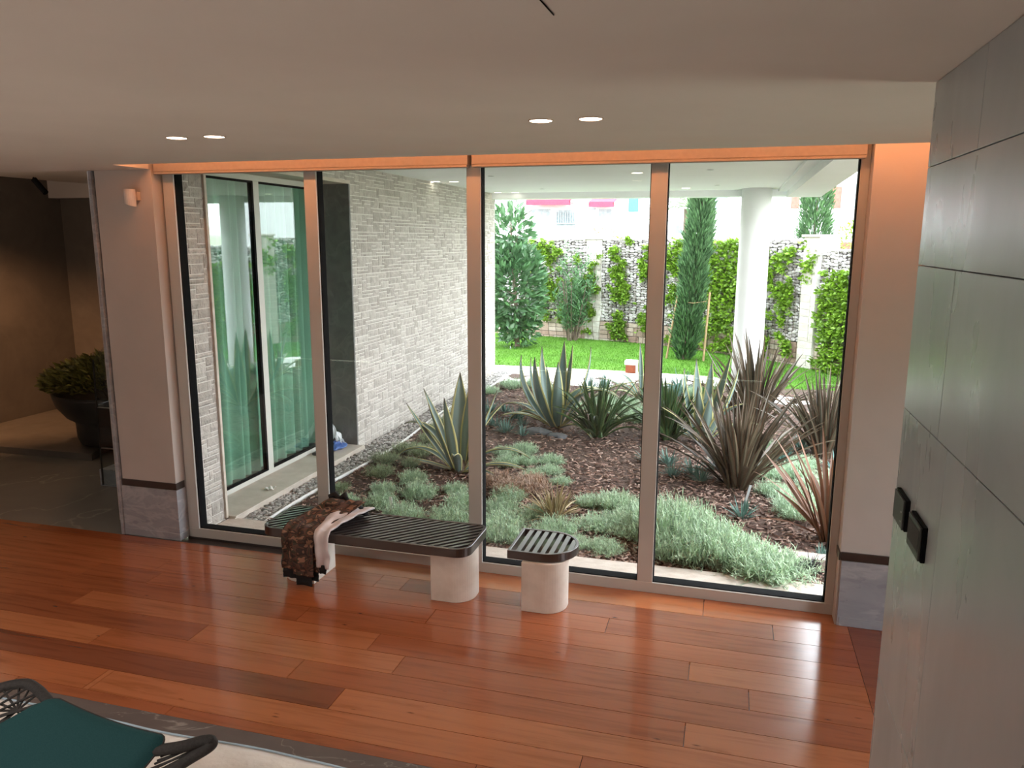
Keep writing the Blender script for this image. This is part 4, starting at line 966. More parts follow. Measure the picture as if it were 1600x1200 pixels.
b = MB(); ashlar(b, SA, SB, -0.16, 0.42, wplace(0.05), random.Random(4), cu=0.15, cv=0.115, wmax=3, hs=(1, 1, 1, 2), joint=0.014, dep=0.05, sub=False)
fw_ = b.build('wall_far', M['brownstone'], recalc=False); struct(fw_)
b = MB(); nS = 120
for lo, hi, off in ((-0.2, HW - 0.02, -0.02),):
    k0 = len(b.v)
    for i in range(nS + 1):
        s_ = SA + (SB - SA) * i / nS; p, n, t = W(s_); zt = hi if s_ < s_of_x(1.75) else 2.40
        for off2, z in ((-0.02, lo), (-0.02, zt), (-0.5, zt), (-0.5, lo)):
            q = p + n * off2; b.v.append((q.x, q.y, z))
    for i in range(nS):
        for c in range(4): a = k0 + i * 4 + c; d = k0 + i * 4 + (c + 1) % 4; b.face([a, d, d + 4, a + 4])
b.build('gabion_core', M['gabiondark'], fw_, recalc=False)
rn = random.Random(8); b = MB(); s_ = SA
while s_ < SB:
    z = 0.42; top = HW if s_ < s_of_x(1.75) else 2.42
    while z < top:
        h = rn.uniform(0.055, 0.10); w = rn.uniform(0.05, 0.085)
        p, n, t = W(min(s_ + rn.uniform(-0.02, 0.02), SB)); q = p + n * rn.uniform(-0.01, 0.02)
        b.blob((q.x, q.y, min(z + h / 2, top - .03)), w, 0.05, h * 0.56, rn, 0.25, rot=math.atan2(t.y, t.x)); z += h * 0.92
    s_ += 0.115
b.build('gabion_fill', M['gabion'], fw_, recalc=False)
b = MB()
for zz in (0.43, 2.62):
    pass
for i in range(0, int((SB - SA) / 0.9)):
    p, n, t = W(SA + i * 0.9); q = p + n * 0.07; b.tube([(q.x, q.y, 0.42), (q.x, q.y, 2.42)], 0.004, 4)
for zz in (0.8, 1.3, 1.8, 2.3): b.tube([tuple((W(SA + (SB - SA) * i / 60)[0] + W(SA + (SB - SA) * i / 60)[1] * 0.07) + Vector((0, 0, zz))) for i in range(61)], 0.003, 4)
b.build('gabion_mesh', M['wire'], fw_)
# pillars in the wall
def pillar(x, wd, h, label_mat, capo=True, off=0.12):
    s0 = s_of_x(x); p, n, t = W(s0); root = empty('wall_far_2', (p.x, p.y, -0.1)); struct(root)
    f = lambda u, v, d: tuple(p + t * u + n * (off + d) + Vector((0, 0, v)))
    b = MB(); ashlar(b, -wd / 2, wd / 2, -0.12, h, f, random.Random(int(x * 10) + 50), cu=wd / 2.999, cv=0.075, wmax=3, hs=(1, 2, 2), joint=0.012, dep=0.03, sub=False)
    b.build('pillar_face', M['pillarstone'], root, recalc=False)
    b = MB(); c = [p + t * (wd / 2 * a) + n * o_ for a, o_ in ((-1, -0.45), (1, -0.45), (1, off - 0.012), (-1, off - 0.012))]
    b.prism([(q.x, q.y) for q in c], -0.15, h); b.build('pillar_core', M['mortar'], root)
    if capo:
        c = [p + t * ((wd / 2 + 0.04) * a) + n * o_ for a, o_ in ((-1, -0.5), (1, -0.5), (1, off + 0.05), (-1, off + 0.05))]
        b = MB(); b.prism([(q.x, q.y) for q in c], h, h + 0.05); b.build('cap', M['kerb'], root, bevel=0.006)
pillar(1.68, 0.42, 2.66, None); pillar(-3.55, 0.45, 2.60, None, off=0.06)

# creepers on the wall
def creeper(x0, x1, z0, z1, n, label, seed, dens=0.0, grp='bright green creepers on the gabion wall'):
    rn = random.Random(seed); s0, s1 = s_of_x(x0), s_of_x(x1); b = MB(); cnt = 0; tries = 0
    while cnt < n and tries < n * 8:
        tries += 1
        s_ = rn.uniform(s0, s1); z = rn.uniform(z0, z1)
        u = (s_ - s0) / (s1 - s0)
        if 0.6 * noise.noise(Vector((s_ * 1.6, z * 1.8, seed))) + 0.75 * noise.noise(Vector((s_ * 4.6, z * 4.2, seed))) < dens + 0.06 + 0.5 * (abs(u - .5) * 2) ** 3 + 0.25 * max(0, z / max(z1, .1) - 0.8): continue
        p, nn, t = W(s_); o_ = 0.07 + 0.13 * rn.random()
        c = p + nn * o_ + Vector((0, 0, z)); 
        d = (nn * rn.uniform(0.2, 1) + t * rn.uniform(-.9, .9) + UP * rn.uniform(-0.6, 0.6)).normalized(); sd = d.cross(Vector((rn.uniform(-1, 1), rn.uniform(-1, 1), rn.uniform(-1, 1)))).normalized()
        b.tri(c, d, sd, rn.uniform(0.07, 0.13), rn.uniform(0.045, 0.075), rn.random() ** 1.2); cnt += 1
    root = empty('climbing_creeper', tuple(W((s0 + s1) / 2)[0] + Vector((0, 0, -0.09))), label, 'climbing plant', grp)
    b.build('foliage', M['ivy'], root)
    b = MB()
    for k in range(5):
        s_ = s0 + (s1 - s0) * (k + .5) / 5; pts = []
        for i in range(10):
            z = -0.09 + (z1 + 0.05) * i / 9; p, nn, t = W(s_ + 0.05 * sin(i * 0.9 + k)); q = p + nn * 0.085; pts.append((q.x, q.y, z))
        b.tube(pts, [0.006 - 0.0004 * i for i in range(10)], 5)
    b.build('stem', M['trunk'], root)
creeper(-5.5, -4.2, 0.35, 2.60, 2400, 'creeper on the wall between the magnolia and the oleander', 1, -0.1)
creeper(-4.2, -3.2, 0.1, 2.2, 1500, 'creeper on the wall behind the oleander', 2, 0.0)
creeper(-3.1, -2.45, 0.0, 2.66, 2000, 'narrow upright creeper reaching the wall top beside the oleander', 3, -0.15)
creeper(-2.4, -1.6, 0.1, 2.45, 1700, 'thin creeper left of the staked cypress', 4, 0.02)
creeper(-1.6, -0.6, 0.0, 2.62, 2600, 'dense creeper directly behind the staked cypress', 5, -0.2)
creeper(-0.6, 0.35, -0.02, 2.60, 3200, 'dense creeper between the staked cypress and the white column', 6, -0.35)
creeper(0.5, 1.05, 0.0, 2.55, 1900, 'creeper just right of the white column', 7, -0.25)
creeper(1.0, 1.45, 0.0, 2.45, 1200, 'creeper beside the pale wall pillar on the column side', 8, -0.1)
creeper(1.85, 2.7, -0.05, 2.0, 3600, 'dense creeper right of the pale wall pillar', 9, -0.4)
creeper(1.50, 1.84, 1.7, 2.6, 160, 'few creeper shoots on the face of the pale wall pillar', 10, -0.2)

# ------------------------------------------------------------------ shrubs and trees
def leafcloud(b, c, rx, ry, rz, n, L, w, rn, upb=0.3, shape='ell', rmin=0.45):
    for i in range(n):
        while True:
            v = Vector((rn.uniform(-1, 1), rn.uniform(-1, 1), rn.uniform(-1, 1)))
            if rmin < v.length < 1: break
        p = Vector(c) + Vector((v.x * rx, v.y * ry, v.z * rz))
        d = (v.normalized() * 0.8 + Vector((rn.uniform(-.7, .7), rn.uniform(-.7, .7), rn.uniform(-.5, .5) + upb))).normalized()
        sd = d.cross(Vector((rn.uniform(-1, 1), rn.uniform(-1, 1), rn.uniform(-1, 1)))).normalized()
        b.tri(p, d, sd, L * rn.uniform(.7, 1.2), w * rn.uniform(.8, 1.1), rn.random())
# magnolia
rn = random.Random(41)
t = empty('magnolia_tree', (-5.2, 13.35, -0.1), 'large leaved evergreen tree at the corner of the rough stone wall', 'tree')
b = MB(); leafcloud(b, (-5.25, 13.35, 1.35), 0.78, 0.7, 1.25, 2100, 0.25, 0.11, rn); leafcloud(b, (-5.35, 13.35, 2.75), 0.55, 0.5, 0.75, 420, 0.24, 0.10, rn, rmin=0.3); leafcloud(b, (-5.1, 13.3, 0.35), 0.5, 0.5, 0.5, 260, 0.2, 0.08, rn)
b.build('foliage', M['magn'], t)
b = MB(); b.tube([(-5.15, 13.4, -0.1), (-5.18, 13.4, 0.8), (-5.28, 13.38, 2.0), (-5.33, 13.35, 3.2)], [0.07, 0.055, 0.04, 0.015], 8)
for k in range(14):
    z = 0.4 + 0.2 * k; a = k * 2.4; b.tube([(-5.2, 13.4, z), (-5.25 + 0.5 * cos(a), 13.35 + 0.45 * sin(a), z + 0.3)], [0.018, 0.006], 5)
b.build('trunk', M['trunk'], t)
# oleander
rn = random.Random(42)
t = empty('oleander_bush', (-4.0, 15.0, -0.1), 'tall bushy oleander with narrow leaves against the middle of the gabion wall', 'shrub')
b = MB()
for k in range(34):
    a = rn.uniform(0, 2 * pi); hh = rn.uniform(1.0, 2.5) if k < 22 else rn.uniform(0.8, 1.5); rr = rn.uniform(0.15, 0.62) if k < 22 else rn.uniform(.2, .7)
    tip = Vector((-4.0 + rr * cos(a), 15.0 + 0.6 * rr * sin(a), hh)); base_ = Vector((-4.05 + 0.12 * cos(a), 15.0 + 0.1 * sin(a), -0.1))
    for i in range(70):
        f_ = 0.25 + 0.78 * rn.random(); p = base_.lerp(tip, f_) + Vector((rn.uniform(-.1, .1), rn.uniform(-.1, .1), rn.uniform(-.05, .05)))
        d = Vector((rn.uniform(-.8, .8), rn.uniform(-.8, .8), rn.uniform(0.1, 1))).normalized(); b.tri(p, d, d.cross(Vector((rn.uniform(-1, 1), rn.uniform(-1, 1), 0.3))).normalized(), rn.uniform(0.12, 0.2), rn.uniform(0.022, 0.035), rn.random())
b.build('foliage', M['olean'], t)
rn = random.Random(42); b = MB()
for k in range(16):
    a = rn.uniform(0, 2 * pi); b.tube([(-4.05 + 0.12 * cos(a), 15.0 + 0.1 * sin(a), -0.1), (-4.0 + 0.45 * cos(a), 15.0 + 0.3 * sin(a), 1.5)], [0.02, 0.008], 5)
b.build('stem', M['trunk'], t)
# cypresses
def cypress(c, H, prof, lean, n, label, stakes=None, seed=1, name='cypress'):
    rn = random.Random(seed); t = empty(name, c, label, 'tree', 'columnar cypresses'); b = MB()
    for i in range(n):
        f_ = rn.random() ** 0.9; z = H * f_; a = rn.uniform(0, 2 * pi); r = prof(f_) * sqrt(rn.uniform(0.3, 1)) * (0.95 + 0.42 * noise.noise(Vector((z * 2.6, cos(a) * 2.2, sin(a) * 2.2))))
        p = Vector(c) + Vector((lean * f_ + r * cos(a), r * sin(a), z))
        d = Vector((cos(a) * rn.uniform(.1, .8), sin(a) * rn.uniform(.1, .8), rn.uniform(0.5, 1))).normalized()
        sd = d.cross(Vector((rn.uniform(-1, 1), rn.uniform(-1, 1), 0.2))).normalized()
        b.tri(p, d, sd, rn.uniform(0.10, 0.24), rn.uniform(0.025, 0.045), rn.random())
    b.build('foliage', M['cypress'], t)
    b = MB(); b.tube([c, (c[0] + lean, c[1], c[2] + H * 0.97)], [0.05, 0.012], 8)
    for k in range(60):
        f_ = k / 60; a = k * 2.4; r = prof(f_) * 0.8; b.tube([(c[0] + lean * f_, c[1], c[2] + H * f_), (c[0] + lean * f_ + r * cos(a), c[1] + r * sin(a), c[2] + H * f_ + 0.25)], [0.008, 0.004], 4)
    b.build('trunk', M['trunk'], t); return t
b_ = lambda f: 0.30 * min(1, 0.50 + f * 6) * (1 - 0.32 * f) if f < 0.95 else 0.2 * (1 - f) * 10
cypress((-0.93, 12.4, -0.1), 5.2, b_, 0.36, 15000, 'slim cypress tied between two wooden stakes on the lawn', seed=3)
cypress((2.02, 17.0, -0.1), 6.5, lambda f: 0.44 * (1 - 0.25 * f), 0.15, 11000, 'columnar cypress behind the pale wall pillar', seed=4)
for (p0, p1, lb) in (((-1.33, 12.45, -0.1), (-1.12, 12.3, 1.38), 'leaning wooden stake on the oleander side of the cypress'), ((-0.50, 12.26, -0.1), (-0.43, 12.3, 1.45), 'wooden stake on the column side of the cypress')):
    b = MB(); b.tube([p0, p1], 0.024, 8); tag(b.build('wooden_stake', M['stake']), lb, 'stake', 'stakes beside the cypress')
b = MB(); b.tube([(-0.5, 12.26, 1.25), (-0.78, 12.1, 1.22), (-1.12, 12.3, 1.25)], 0.006, 5); tag(b.build('tie_cord', M['stake']), 'pale cord tying the cypress to its stakes', 'cord')
# palm behind
t = empty('palm_tree', (-1.6, 24, -0.1), 'palm with arching feathery fronds behind the gabion wall', 'tree')
b = MB(); b.tube([(-1.6, 24, -0.1), (-1.6, 24, 3.7)], [0.2, 0.17], 12); b.build('trunk', M['trunk'], t)
rn = random.Random(6)
for k in range(20):
    b = MB(); a = k * 2 * pi / 20 + rn.uniform(-.1, .1); e = rn.uniform(0.1, 1.2); L = 1.9; p = Vector((-1.6, 24, 3.75)); pts = []; h = Vector((cos(a), sin(a), 0))
    for i in range(15):
        pts.append(tuple(p)); p = p + (h * cos(e) + UP * sin(e)) * (L / 14); e -= 0.145
    b.tube(pts, [0.018 - 0.001 * i for i in range(15)], 4, cap=False)
    for i in range(2, 15):
        for sgn in (-1, 1):
            sd = Vector((-sin(a), cos(a), 0)) * sgn; d = (sd + h * 0.6 + Vector((0, 0, -0.35))).normalized(); b.tri(pts[i], d, d.cross(UP).normalized(), 0.42, 0.03, rn.random()); b.tri(Vector(pts[i]) + h * .05, d, d.cross(UP).normalized(), 0.40, 0.03, rn.random())
    b.build('frond', M['palm'], t)

# ------------------------------------------------------------------ blades: agaves and flaxes
CR = -YAW * -1  # heading of picture-right on the ground
def az(deg): return radians(deg) + (-0.2732) * 1.0 * 1.0 * -1 * -1
def agave(base, leaves, label, scale=1.0, dry=None):
    t = empty('agave', base, label, 'agave', 'variegated agaves in the bed'); b = MB()
    wp_ = lambda t_: (0.78 + 0.0 * t_) if t_ < 0.05 else ((0.62 + 0.95 * t_) if t_ < 0.4 else max(0.02, 1.0 * (1 - ((t_ - 0.4) / 0.6) ** 1.8)))
    for i, (a, e, bd, L, w) in enumerate(leaves):
        A = az(a); b.blade((base[0] + 0.07 * cos(A) * scale, base[1] + 0.07 * sin(A) * scale, base[2]), A, radians(e), radians(bd), L * scale, w * scale, n=16, fold=0.42, wprof=wp_, nx=8, r=0.25 + 0.75 * ((i * 37) % 10) / 10)
    o = b.build('foliage', M['agave'], t, smooth=True, solid=0.008)
    if dry:
        b = MB()
        for i, (a, e, bd, L, w) in enumerate(dry):
            A = az(a); b.blade((base[0] + 0.06 * cos(A), base[1] + 0.06 * sin(A), base[2]), A, radians(e), radians(bd), L, w, n=14, fold=0.3, nx=4)
        b.build('dry_leaves', M['agdry'], t, smooth=True)['label'] = 'withered pale lower leaves'
    b = MB(); b.lathe([(0.02, -0.04), (0.09, 0.0), (0.10, 0.06), (0.06, 0.14)], base, 12); b.build('stem', M['trunk'], t, smooth=True)
    return t
Z0 = -0.07
agave((-2.30, 5.10, Z0), [(180, 34, -78, 1.22, 0.19), (150, 55, -48, 1.22, 0.16), (185, 50, -58, 1.10, 0.15), (95, 78, -10, 1.25, 0.18), (60, 76, -14, 1.2, 0.15), (20, 56, -42, 1.28, 0.17), (-105, 52, -50, 1.18, 0.20), (-60, 60, -40, 1.08, 0.18), (50, 84, 130, 1.0, 0.19), (0, 74, 120, 1.25, 0.18), (20, 52, 50, 1.35, 0.13), (10, 45, 105, 1.1, 0.14), (178, 40, 145, 1.0, 0.14), (165, 30, 60, 1.15, 0.12), (-150, 35, 60, 0.8, 0.12), (-20, 30, 90, 0.75, 0.12), (-110, 80, -5, 0.95, 0.13)], 'tallest variegated agave with upright curling leaves, beside the dark green flax')
agave((-2.93, 2.70, Z0), [(170, 62, 4, 1.05, 0.12), (120, 78, -8, 1.15, 0.24), (182, 44, -10, 1.0, 0.10), (176, 66, 95, 1.0, 0.13), (183, 40, 105, 0.95, 0.11), (180, 6, 4, 0.78, 0.08), (28, 66, -8, 1.05, 0.14), (80, 82, 0, 1.1, 0.15), (5, 52, 92, 0.98, 0.10), (2, 26, 42, 0.86, 0.12), (-10, 20, 60, 0.7, 0.10), (-90, 74, -10, 0.95, 0.16), (-120, 66, -12, 0.9, 0.13), (-60, 55, 60, 0.7, 0.12), (60, 70, 40, 0.95, 0.12), (150, 28, 90, 0.85, 0.1)], 'variegated agave nearest the gravel, partly behind the window post', dry=[(190, 12, 20, 0.7, 0.05), (-20, 15, 30, 0.6, 0.05)])
agave((-0.25, 4.86, Z0), [(140, 76, -14, 1.12, 0.16), (165, 62, -34, 1.02, 0.15), (40, 74, -8, 1.20, 0.26), (20, 62, -26, 1.12, 0.20), (-20, 70, 60, 0.9, 0.18), (180, 58, 100, 0.95, 0.10), (170, 34, 35, 0.95, 0.10), (165, 22, 110, 0.8, 0.10), (-90, 72, -6, 0.85, 0.16), (-130, 50, 20, 0.8, 0.1), (90, 80, 0, 1.1, 0.15), (-60, 66, -6, 0.8, 0.16), (5, 50, 70, 0.8, 0.14)], 'variegated agave with broad pale leaves behind the largest bronze flax', dry=[(185, 20, 60, 0.8, 0.05)])
agave((-1.35, 7.5, Z0), [(120, 74, 10, 0.98, 0.09), (60, 76, -6, 0.95, 0.12), (100, 60, 60, 0.7, 0.11), (178, 34, 40, 0.9, 0.07), (150, 52, 70, 0.8, 0.08), (170, 50, 120, 0.7, 0.08), (30, 60, 90, 0.6, 0.09), (-160, 40, 100, 0.6, 0.08), (-60, 60, 60, 0.5, 0.1)], 'smallest variegated agave, in front of the rust coloured bollard light')

def flax(base, n, L, w, mt, label, seed, spread=0.13, emin=38, emax=88, bend=(5, 45), grp='flaxes in the bed', name='flax', cat='flax plant', dirs=None, extra=None, nb=9):
    rn = random.Random(seed); t = empty(name, base, label, cat, grp); b = MB()
    for i in range(n):
        a = rn.uniform(0, 360); f_ = rn.random(); e = emax - (emax - emin) * f_ ** 1.5; rr = spread * rn.random()
        A = radians(a); ln = L * rn.uniform(0.62, 1.08)
        b.blade((base[0] + rr * cos(A), base[1] + rr * sin(A), base[2]), A, radians(e), radians(rn.uniform(*bend) * (0.4 + f_)), ln, w * 1.3 * rn.uniform(.7, 1.15), n=nb, fold=0.5, twist=rn.uniform(-1.2, 1.2), r=rn.random())
    for (a, e, bd, ln, ww) in (extra or []):
        A = az(a); b.blade(base, A, radians(e), radians(bd), ln, ww, n=12, fold=0.4, r=0.9)
    b.build('foliage', mt, t, smooth=False); return t
gb = 'bronze flaxes in the bed'
flax((0.20, 3.05, Z0), 120, 1.16, 0.050, M['phbronze'], 'largest bronze flax, in front of the broad leaved agave', 51, spread=0.16, grp=gb, extra=[(200, 28, 70, 1.1, 0.03), (175, 20, 40, 0.9, 0.03), (20, 35, 30, 1.1, 0.05), (-5, 22, 50, 0.95, 0.03)])
flax((0.42, 5.9, Z0), 80, 1.38, 0.055, M['phbronze'], 'bronze flax with tall leaves crossing the white column', 52, spread=0.14, grp=gb, emin=45)
flax((1.25, 4.6, Z0), 120, 1.15, 0.042, M['phbronze'], 'bronze flax between the white column and the right window post', 53, spread=0.15, grp=gb, emin=40)
flax((0.97, 1.62, Z0), 34, 1.05, 0.05, M['phred'], 'sparse red brown flax by the window at the right end of the bed', 54, spread=0.08, grp=gb, emin=40, bend=(5, 60), extra=[(150, 55, 15, 1.1, 0.045), (170, 48, 40, 0.95, 0.03), (185, 26, 55, 0.75, 0.05), (160, 70, 6, 1.05, 0.05)])
gg = 'green flaxes in the bed'
flax((-1.66, 4.85, Z0), 95, 0.88, 0.048, M['phgreen'], 'dark green flax beside the tallest agave', 55, spread=0.14, grp=gg, emin=30, bend=(15, 70))
flax((-0.72, 4.95, Z0), 90, 0.92, 0.048, M['phgreen'], 'dark green flax half hidden by the window post', 56, spread=0.14, grp=gg, emin=32, bend=(15, 60))
flax((-0.28, 7.0, Z0), 60, 0.55, 0.022, M['phlite'], 'bright green tuft behind the broad leaved agave', 57, spread=0.08, grp='grass tufts in the bed', name='grass_tuft', cat='grass tuft')
flax((-1.52, 1.50, Z0), 110, 0.38, 0.014, M['drygrass'], 'straw coloured spiky tuft beyond the stool', 58, spread=0.07, grp='grass tufts in the bed', name='grass_tuft', cat='grass tuft', emin=15, bend=(5, 40), nb=5)
flax((0.75, 0.86, Z0), 90, 0.20, 0.008, M['blackgrass'], 'black grass tuft between the two kerbs', 59, spread=0.05, grp='grass tufts in the bed', name='grass_tuft', cat='grass tuft', emin=10, bend=(20, 80), nb=5)
flax((-2.72, 5.6, Z0), 60, 0.55, 0.010, M['drygrass'], 'thin brown grass tuft behind the tallest agave', 60, spread=0.08, grp='grass tufts in the bed', name='grass_tuft', cat='grass tuft', emin=40, nb=5)

# ---------- small clumps: prototypes copied
def clump_mesh(name, mt, n, r, h, seed, w=0.006, L=0.16):
    rn = random.Random(seed); b = MB()
    for i in range(n):
        a = rn.uniform(0, 2 * pi); rr = r * sqrt(rn.random()); top = h * (1 - 0.6 * (rr / r) ** 2) * rn.uniform(.6, 1.1); lean = 0.7 * rr / r + rn.uniform(-.25, .5)
        e = pi / 2 - lean; A = a + rn.uniform(-.8, .8); base_ = (rr * 0.7 * cos(a), rr * 0.7 * sin(a), max(0, top - L)); LL = L * rn.uniform(.6, 1.25)
        rv = rn.random(); bd = rn.uniform(-.9, 1.3)
        b.blade(base_, A, e, bd, LL, w, n=4, fold=0.2, nx=1, r=rv, wprof=lambda t_: 1.0 - 0.5 * t_)
        for k in range(7):
            f_ = rn.uniform(.35, 1.0); ee = e - bd * f_ * f_ * 0.5
            p = Vector(base_) + Vector((cos(A) * cos(ee), sin(A) * cos(ee), sin(ee))) * LL * f_
            A2 = rn.uniform(0, 6.28); e2 = rn.uniform(-0.1, 1.3); d = Vector((cos(A2) * cos(e2), sin(A2) * cos(e2), sin(e2))); b.tri(p, d, d.cross(UP).normalized(), rn.uniform(.03, .065), w * 1.1, rv * .6 + .4 * rn.random())
    return b
protos = [clump_mesh('c', None, 330, 0.22, 0.19, 70 + i, w=0.0062, L=0.16) for i in range(3)]
pm = []
for i, b in enumerate(protos):
    o = b.build('ground_cover_clump', M['santo']); pm.append(o)
b = clump_mesh('c', None, 260, 0.20, 0.16, 90, w=0.006); pol = b.build('ground_cover_clump', M['santo2'])
b = clump_mesh('c', None, 300, 0.20, 0.13, 91, w=0.007); ppk = b.build('dry_clump', M['pinkdry'])
used = {}
rn = random.Random(77)
def put(proto, x, y, s, label, cat, group, sz=1.0):
    z = soil_h(x, y) - 0.005; rz = rn.uniform(0, 6.28)
    if proto.name not in used:
        used[proto.name] = 1; o = proto; o.location = (x, y, z); o.rotation_euler = (0, 0, rz)
    else:
        o = proto.copy(); COL.objects.link(o); o.location = (x, y, z); o.rotation_euler = (0, 0, rz)
    o.scale = (s, s, s * sz); tag(o, label, cat, group); return o
SETS = [
 ('feathery grey green clump near the gravel strip, beside the agave there', 'ground cover by the gravel strip', pol, 0.9,
  [(-3.92, 2.85), (-3.88, 3.35), (-3.75, 3.9), (-3.77, 2.35), (-3.55, 2.75), (-3.6, 3.2), (-3.9, 4.42), (-3.95, 4.94), (-3.95, 1.7), (-3.98, 5.63)]),
 ('feathery grey green clump in the bed straight behind the bench', 'ground cover behind the bench', pm[0], 0.95,
  [(-3.45, 1.75), (-3.04, 1.75), (-2.72, 2.0), (-2.47, 1.55), (-3.29, 1.35), (-3.62, 1.25), (-2.90, 1.02), (-2.45, 1.10), (-2.1, 1.9), (-3.3, 2.2)]),
 ('low grey green clump in the bed behind the stool', 'ground cover behind the stool', pm[1], 1.0,
  [(-2.10, 1.60), (-1.95, 1.20), (-1.94, 0.88), (-1.62, 0.82), (-1.25, 1.98), (-0.98, 1.95), (-0.80, 1.6), (-1.42, 1.10), (-1.18, 0.90), (-0.92, 0.84), (-0.72, 1.25), (-1.06, 1.35), (-1.75, 1.5)]),
 ('grey green clump in the middle of the bed, in front of the tallest agave', 'ground cover before the tallest agave', pm[2], 0.85,
  [(-2.62, 3.55), (-2.40, 3.70), (-2.25, 3.2), (-1.98, 3.35), (-1.9, 2.95), (-1.7, 2.6), (-2.05, 2.7), (-2.45, 3.1)]),
 ('grey green clump at the far side of the bed by the pale path', 'ground cover by the pale path', pm[0], 1.05,
  [(-3.75, 7.9), (-3.4, 8.1), (-3.95, 7.2), (-3.1, 7.7), (-1.75, 6.5), (-1.4, 6.2), (-1.2, 5.8), (-1.9, 7.0), (-1.5, 6.9), (-1.05, 6.3), (-2.2, 6.4), (-0.3, 6.2), (-0.15, 5.7), (-0.5, 8.0), (-2.9, 6.4)]),
 ('large soft grey green mound close to the last window, right of the stool', 'ground cover mounds by the last window', pm[1], 1.25,
  [(-0.42, 1.18), (-0.26, 1.42), (-0.18, 0.88), (-0.08, 1.20), (0.0, 0.90), (-0.24, 1.15), (0.17, 0.84), (-0.38, 0.88), (-0.50, 1.45), (0.32, 0.78), (-0.05, 1.02), (0.10, 1.02), (0.44, 0.74)]),
 ('pale grey green mound behind the bronze flaxes', 'ground cover among the bronze flaxes', pm[2], 1.15,
  [(0.56, 2.9), (0.78, 2.55), (0.98, 3.2), (0.85, 3.6), (0.55, 3.5), (0.75, 2.2), (1.3, 3.4), (0.95, 4.0), (1.7, 5.2), (0.55, 4.7), (0.3, 4.9)]),
]
for lab, grp, pr_, sc, pts in SETS:
    for (x, y) in pts: put(pr_, x, y, sc * (0.92 if 'last window' in grp else 0.76) * rn.uniform(.8, 1.25), lab, 'ground cover', grp, rn.uniform(.85, 1.2) * (1.45 - max(0, x + .3) * 0.9 if 'last window' in grp else 1))
for (x, y) in [(-2.32, 2.35), (-1.95, 2.2), (-2.15, 2.1), (-2.0, 2.45)]: put(ppk, x, y, rn.uniform(.8, 1.05), 'dry pinkish brown clump between the agave by the gravel and the stool', 'ground cover', 'dry pinkish clumps')
rb = random.Random(5)
b = MB()
for i in range(46):
    A = rb.uniform(0, 6.28); b.blade((0.03 * cos(A), 0.03 * sin(A), 0), A, radians(rb.uniform(20, 80)), radians(rb.uniform(-10, 30)), rb.uniform(.10, .19), 0.014, n=4, fold=0.4, r=rb.random())
pb = b.build('blue_green_tuft', M['bluetuft'])
blues = [(0.23, 2.05, 'blue green tuft at the foot of the largest bronze flax', 1.2), (0.88, 1.22, 'blue green tuft just behind the short inner kerb', 0.9)]
for x, y, lb, s in blues: put(pb, x, y, s, lb, 'small plant', 'blue green tufts')
for (x, y) in [(-0.52, 3.2), (-0.3, 3.35), (-0.2, 3.1), (-0.05, 3.6), (-0.6, 3.7), (-0.85, 3.75)]: put(pb, x, y, rb.uniform(.9, 1.3), 'blue green tuft in the mulch below the broad leaved agave', 'small plant', 'blue green tufts below the broad leaved agave')
for (x, y) in [(-2.1, 8.2), (-2.35, 8.1), (-0.85, 7.9), (-1.0, 7.6), (-0.75, 8.2), (-0.9, 6.9)]: put(pb, x, y, rb.uniform(1.3, 2.0), 'tall blue green tuft at the far edge of the bed by the path', 'small plant', 'blue green tufts by the path', 1.3)
for (x, y) in [(-3.5, 5.3), (-3.2, 5.0), (-2.95, 4.7), (-2.65, 4.55), (-3.3, 5.9), (-3.0, 5.5), (-3.55, 5.9), (-2.8, 5.1)]: put(pb, x, y, rb.uniform(1.0, 1.5), 'low blue green tuft in the dark mulch between gravel and tallest agave', 'small plant', 'blue green tufts by the tallest agave')
for (x, y) in [(1.0, 4.9), (1.3, 3.9), (0.75, 4.2), (0.3, 4.3)]: put(pb, x, y, rb.uniform(1.1, 1.6), 'blue green tuft between the bronze flaxes', 'small plant', 'blue green tufts between the flaxes')

# rocks under the agave
rn = random.Random(2)
for x, y, s, lb in ((-2.45, 4.72, 0.19, 'flat dark slate rock below the tallest agave, gravel side'), (-2.18, 4.55, 0.14, 'dark slate rock below the tallest agave, flax side')):
    b = MB(); b.blob((x, y, -0.05), s * 1.3, s * .8, s * 0.42, rn, 0.25); o = b.build('rock', M['rock'], bevel=0.012); tag(o, lb, 'rock')
# plant labels / slate slips stuck in the bed
b = MB(); b.prism([(-3.108, 0.0), (-3.088, 0.0), (-3.10, 0.19), (-3.13, 0.19)], 1.20, 1.206, 'y'); o = b.build('plant_label', M['winframe']); o.location.z = -0.09; tag(o, 'thin white plant label stuck in the bed behind the bench', 'plant label')
b = MB(); b.prism([(0.235, 0.0), (0.255, 0.0), (0.315, 0.26), (0.29, 0.26)], 2.35, 2.356, 'y'); o = b.build('plant_label', M['whiteplastic']); o.location.z = -0.09; tag(o, 'pale grey plant label leaning at the foot of the largest bronze flax', 'plant label')
# bollard light
bo = empty('bollard_light', (-1.86, 10.15, -0.09), 'low bollard light with a white cap and rust coloured core beside the path', 'bollard light')
b = MB(); b.box(-1.985, -1.735, 10.05, 10.30, 0.10, 0.175); b.build('cap', M['winframe'], bo, bevel=0.004)
b = MB(); b.box(-1.965, -1.755, 10.08, 10.28, -0.09, 0.10); b.build('core', M['rust'], bo)
b = MB(); b.box(-1.757, -1.738, 10.06, 10.29, -0.09, 0.10); b.build('side_plate', M['winframe'], bo)
b = MB(); b.box(-1.24, -1.12, 8.62, 8.72, -0.07, 0.12); tag(b.build('short_post', M['stake'], bevel=0.005), 'short brown post at the path edge beside the window post', 'post')
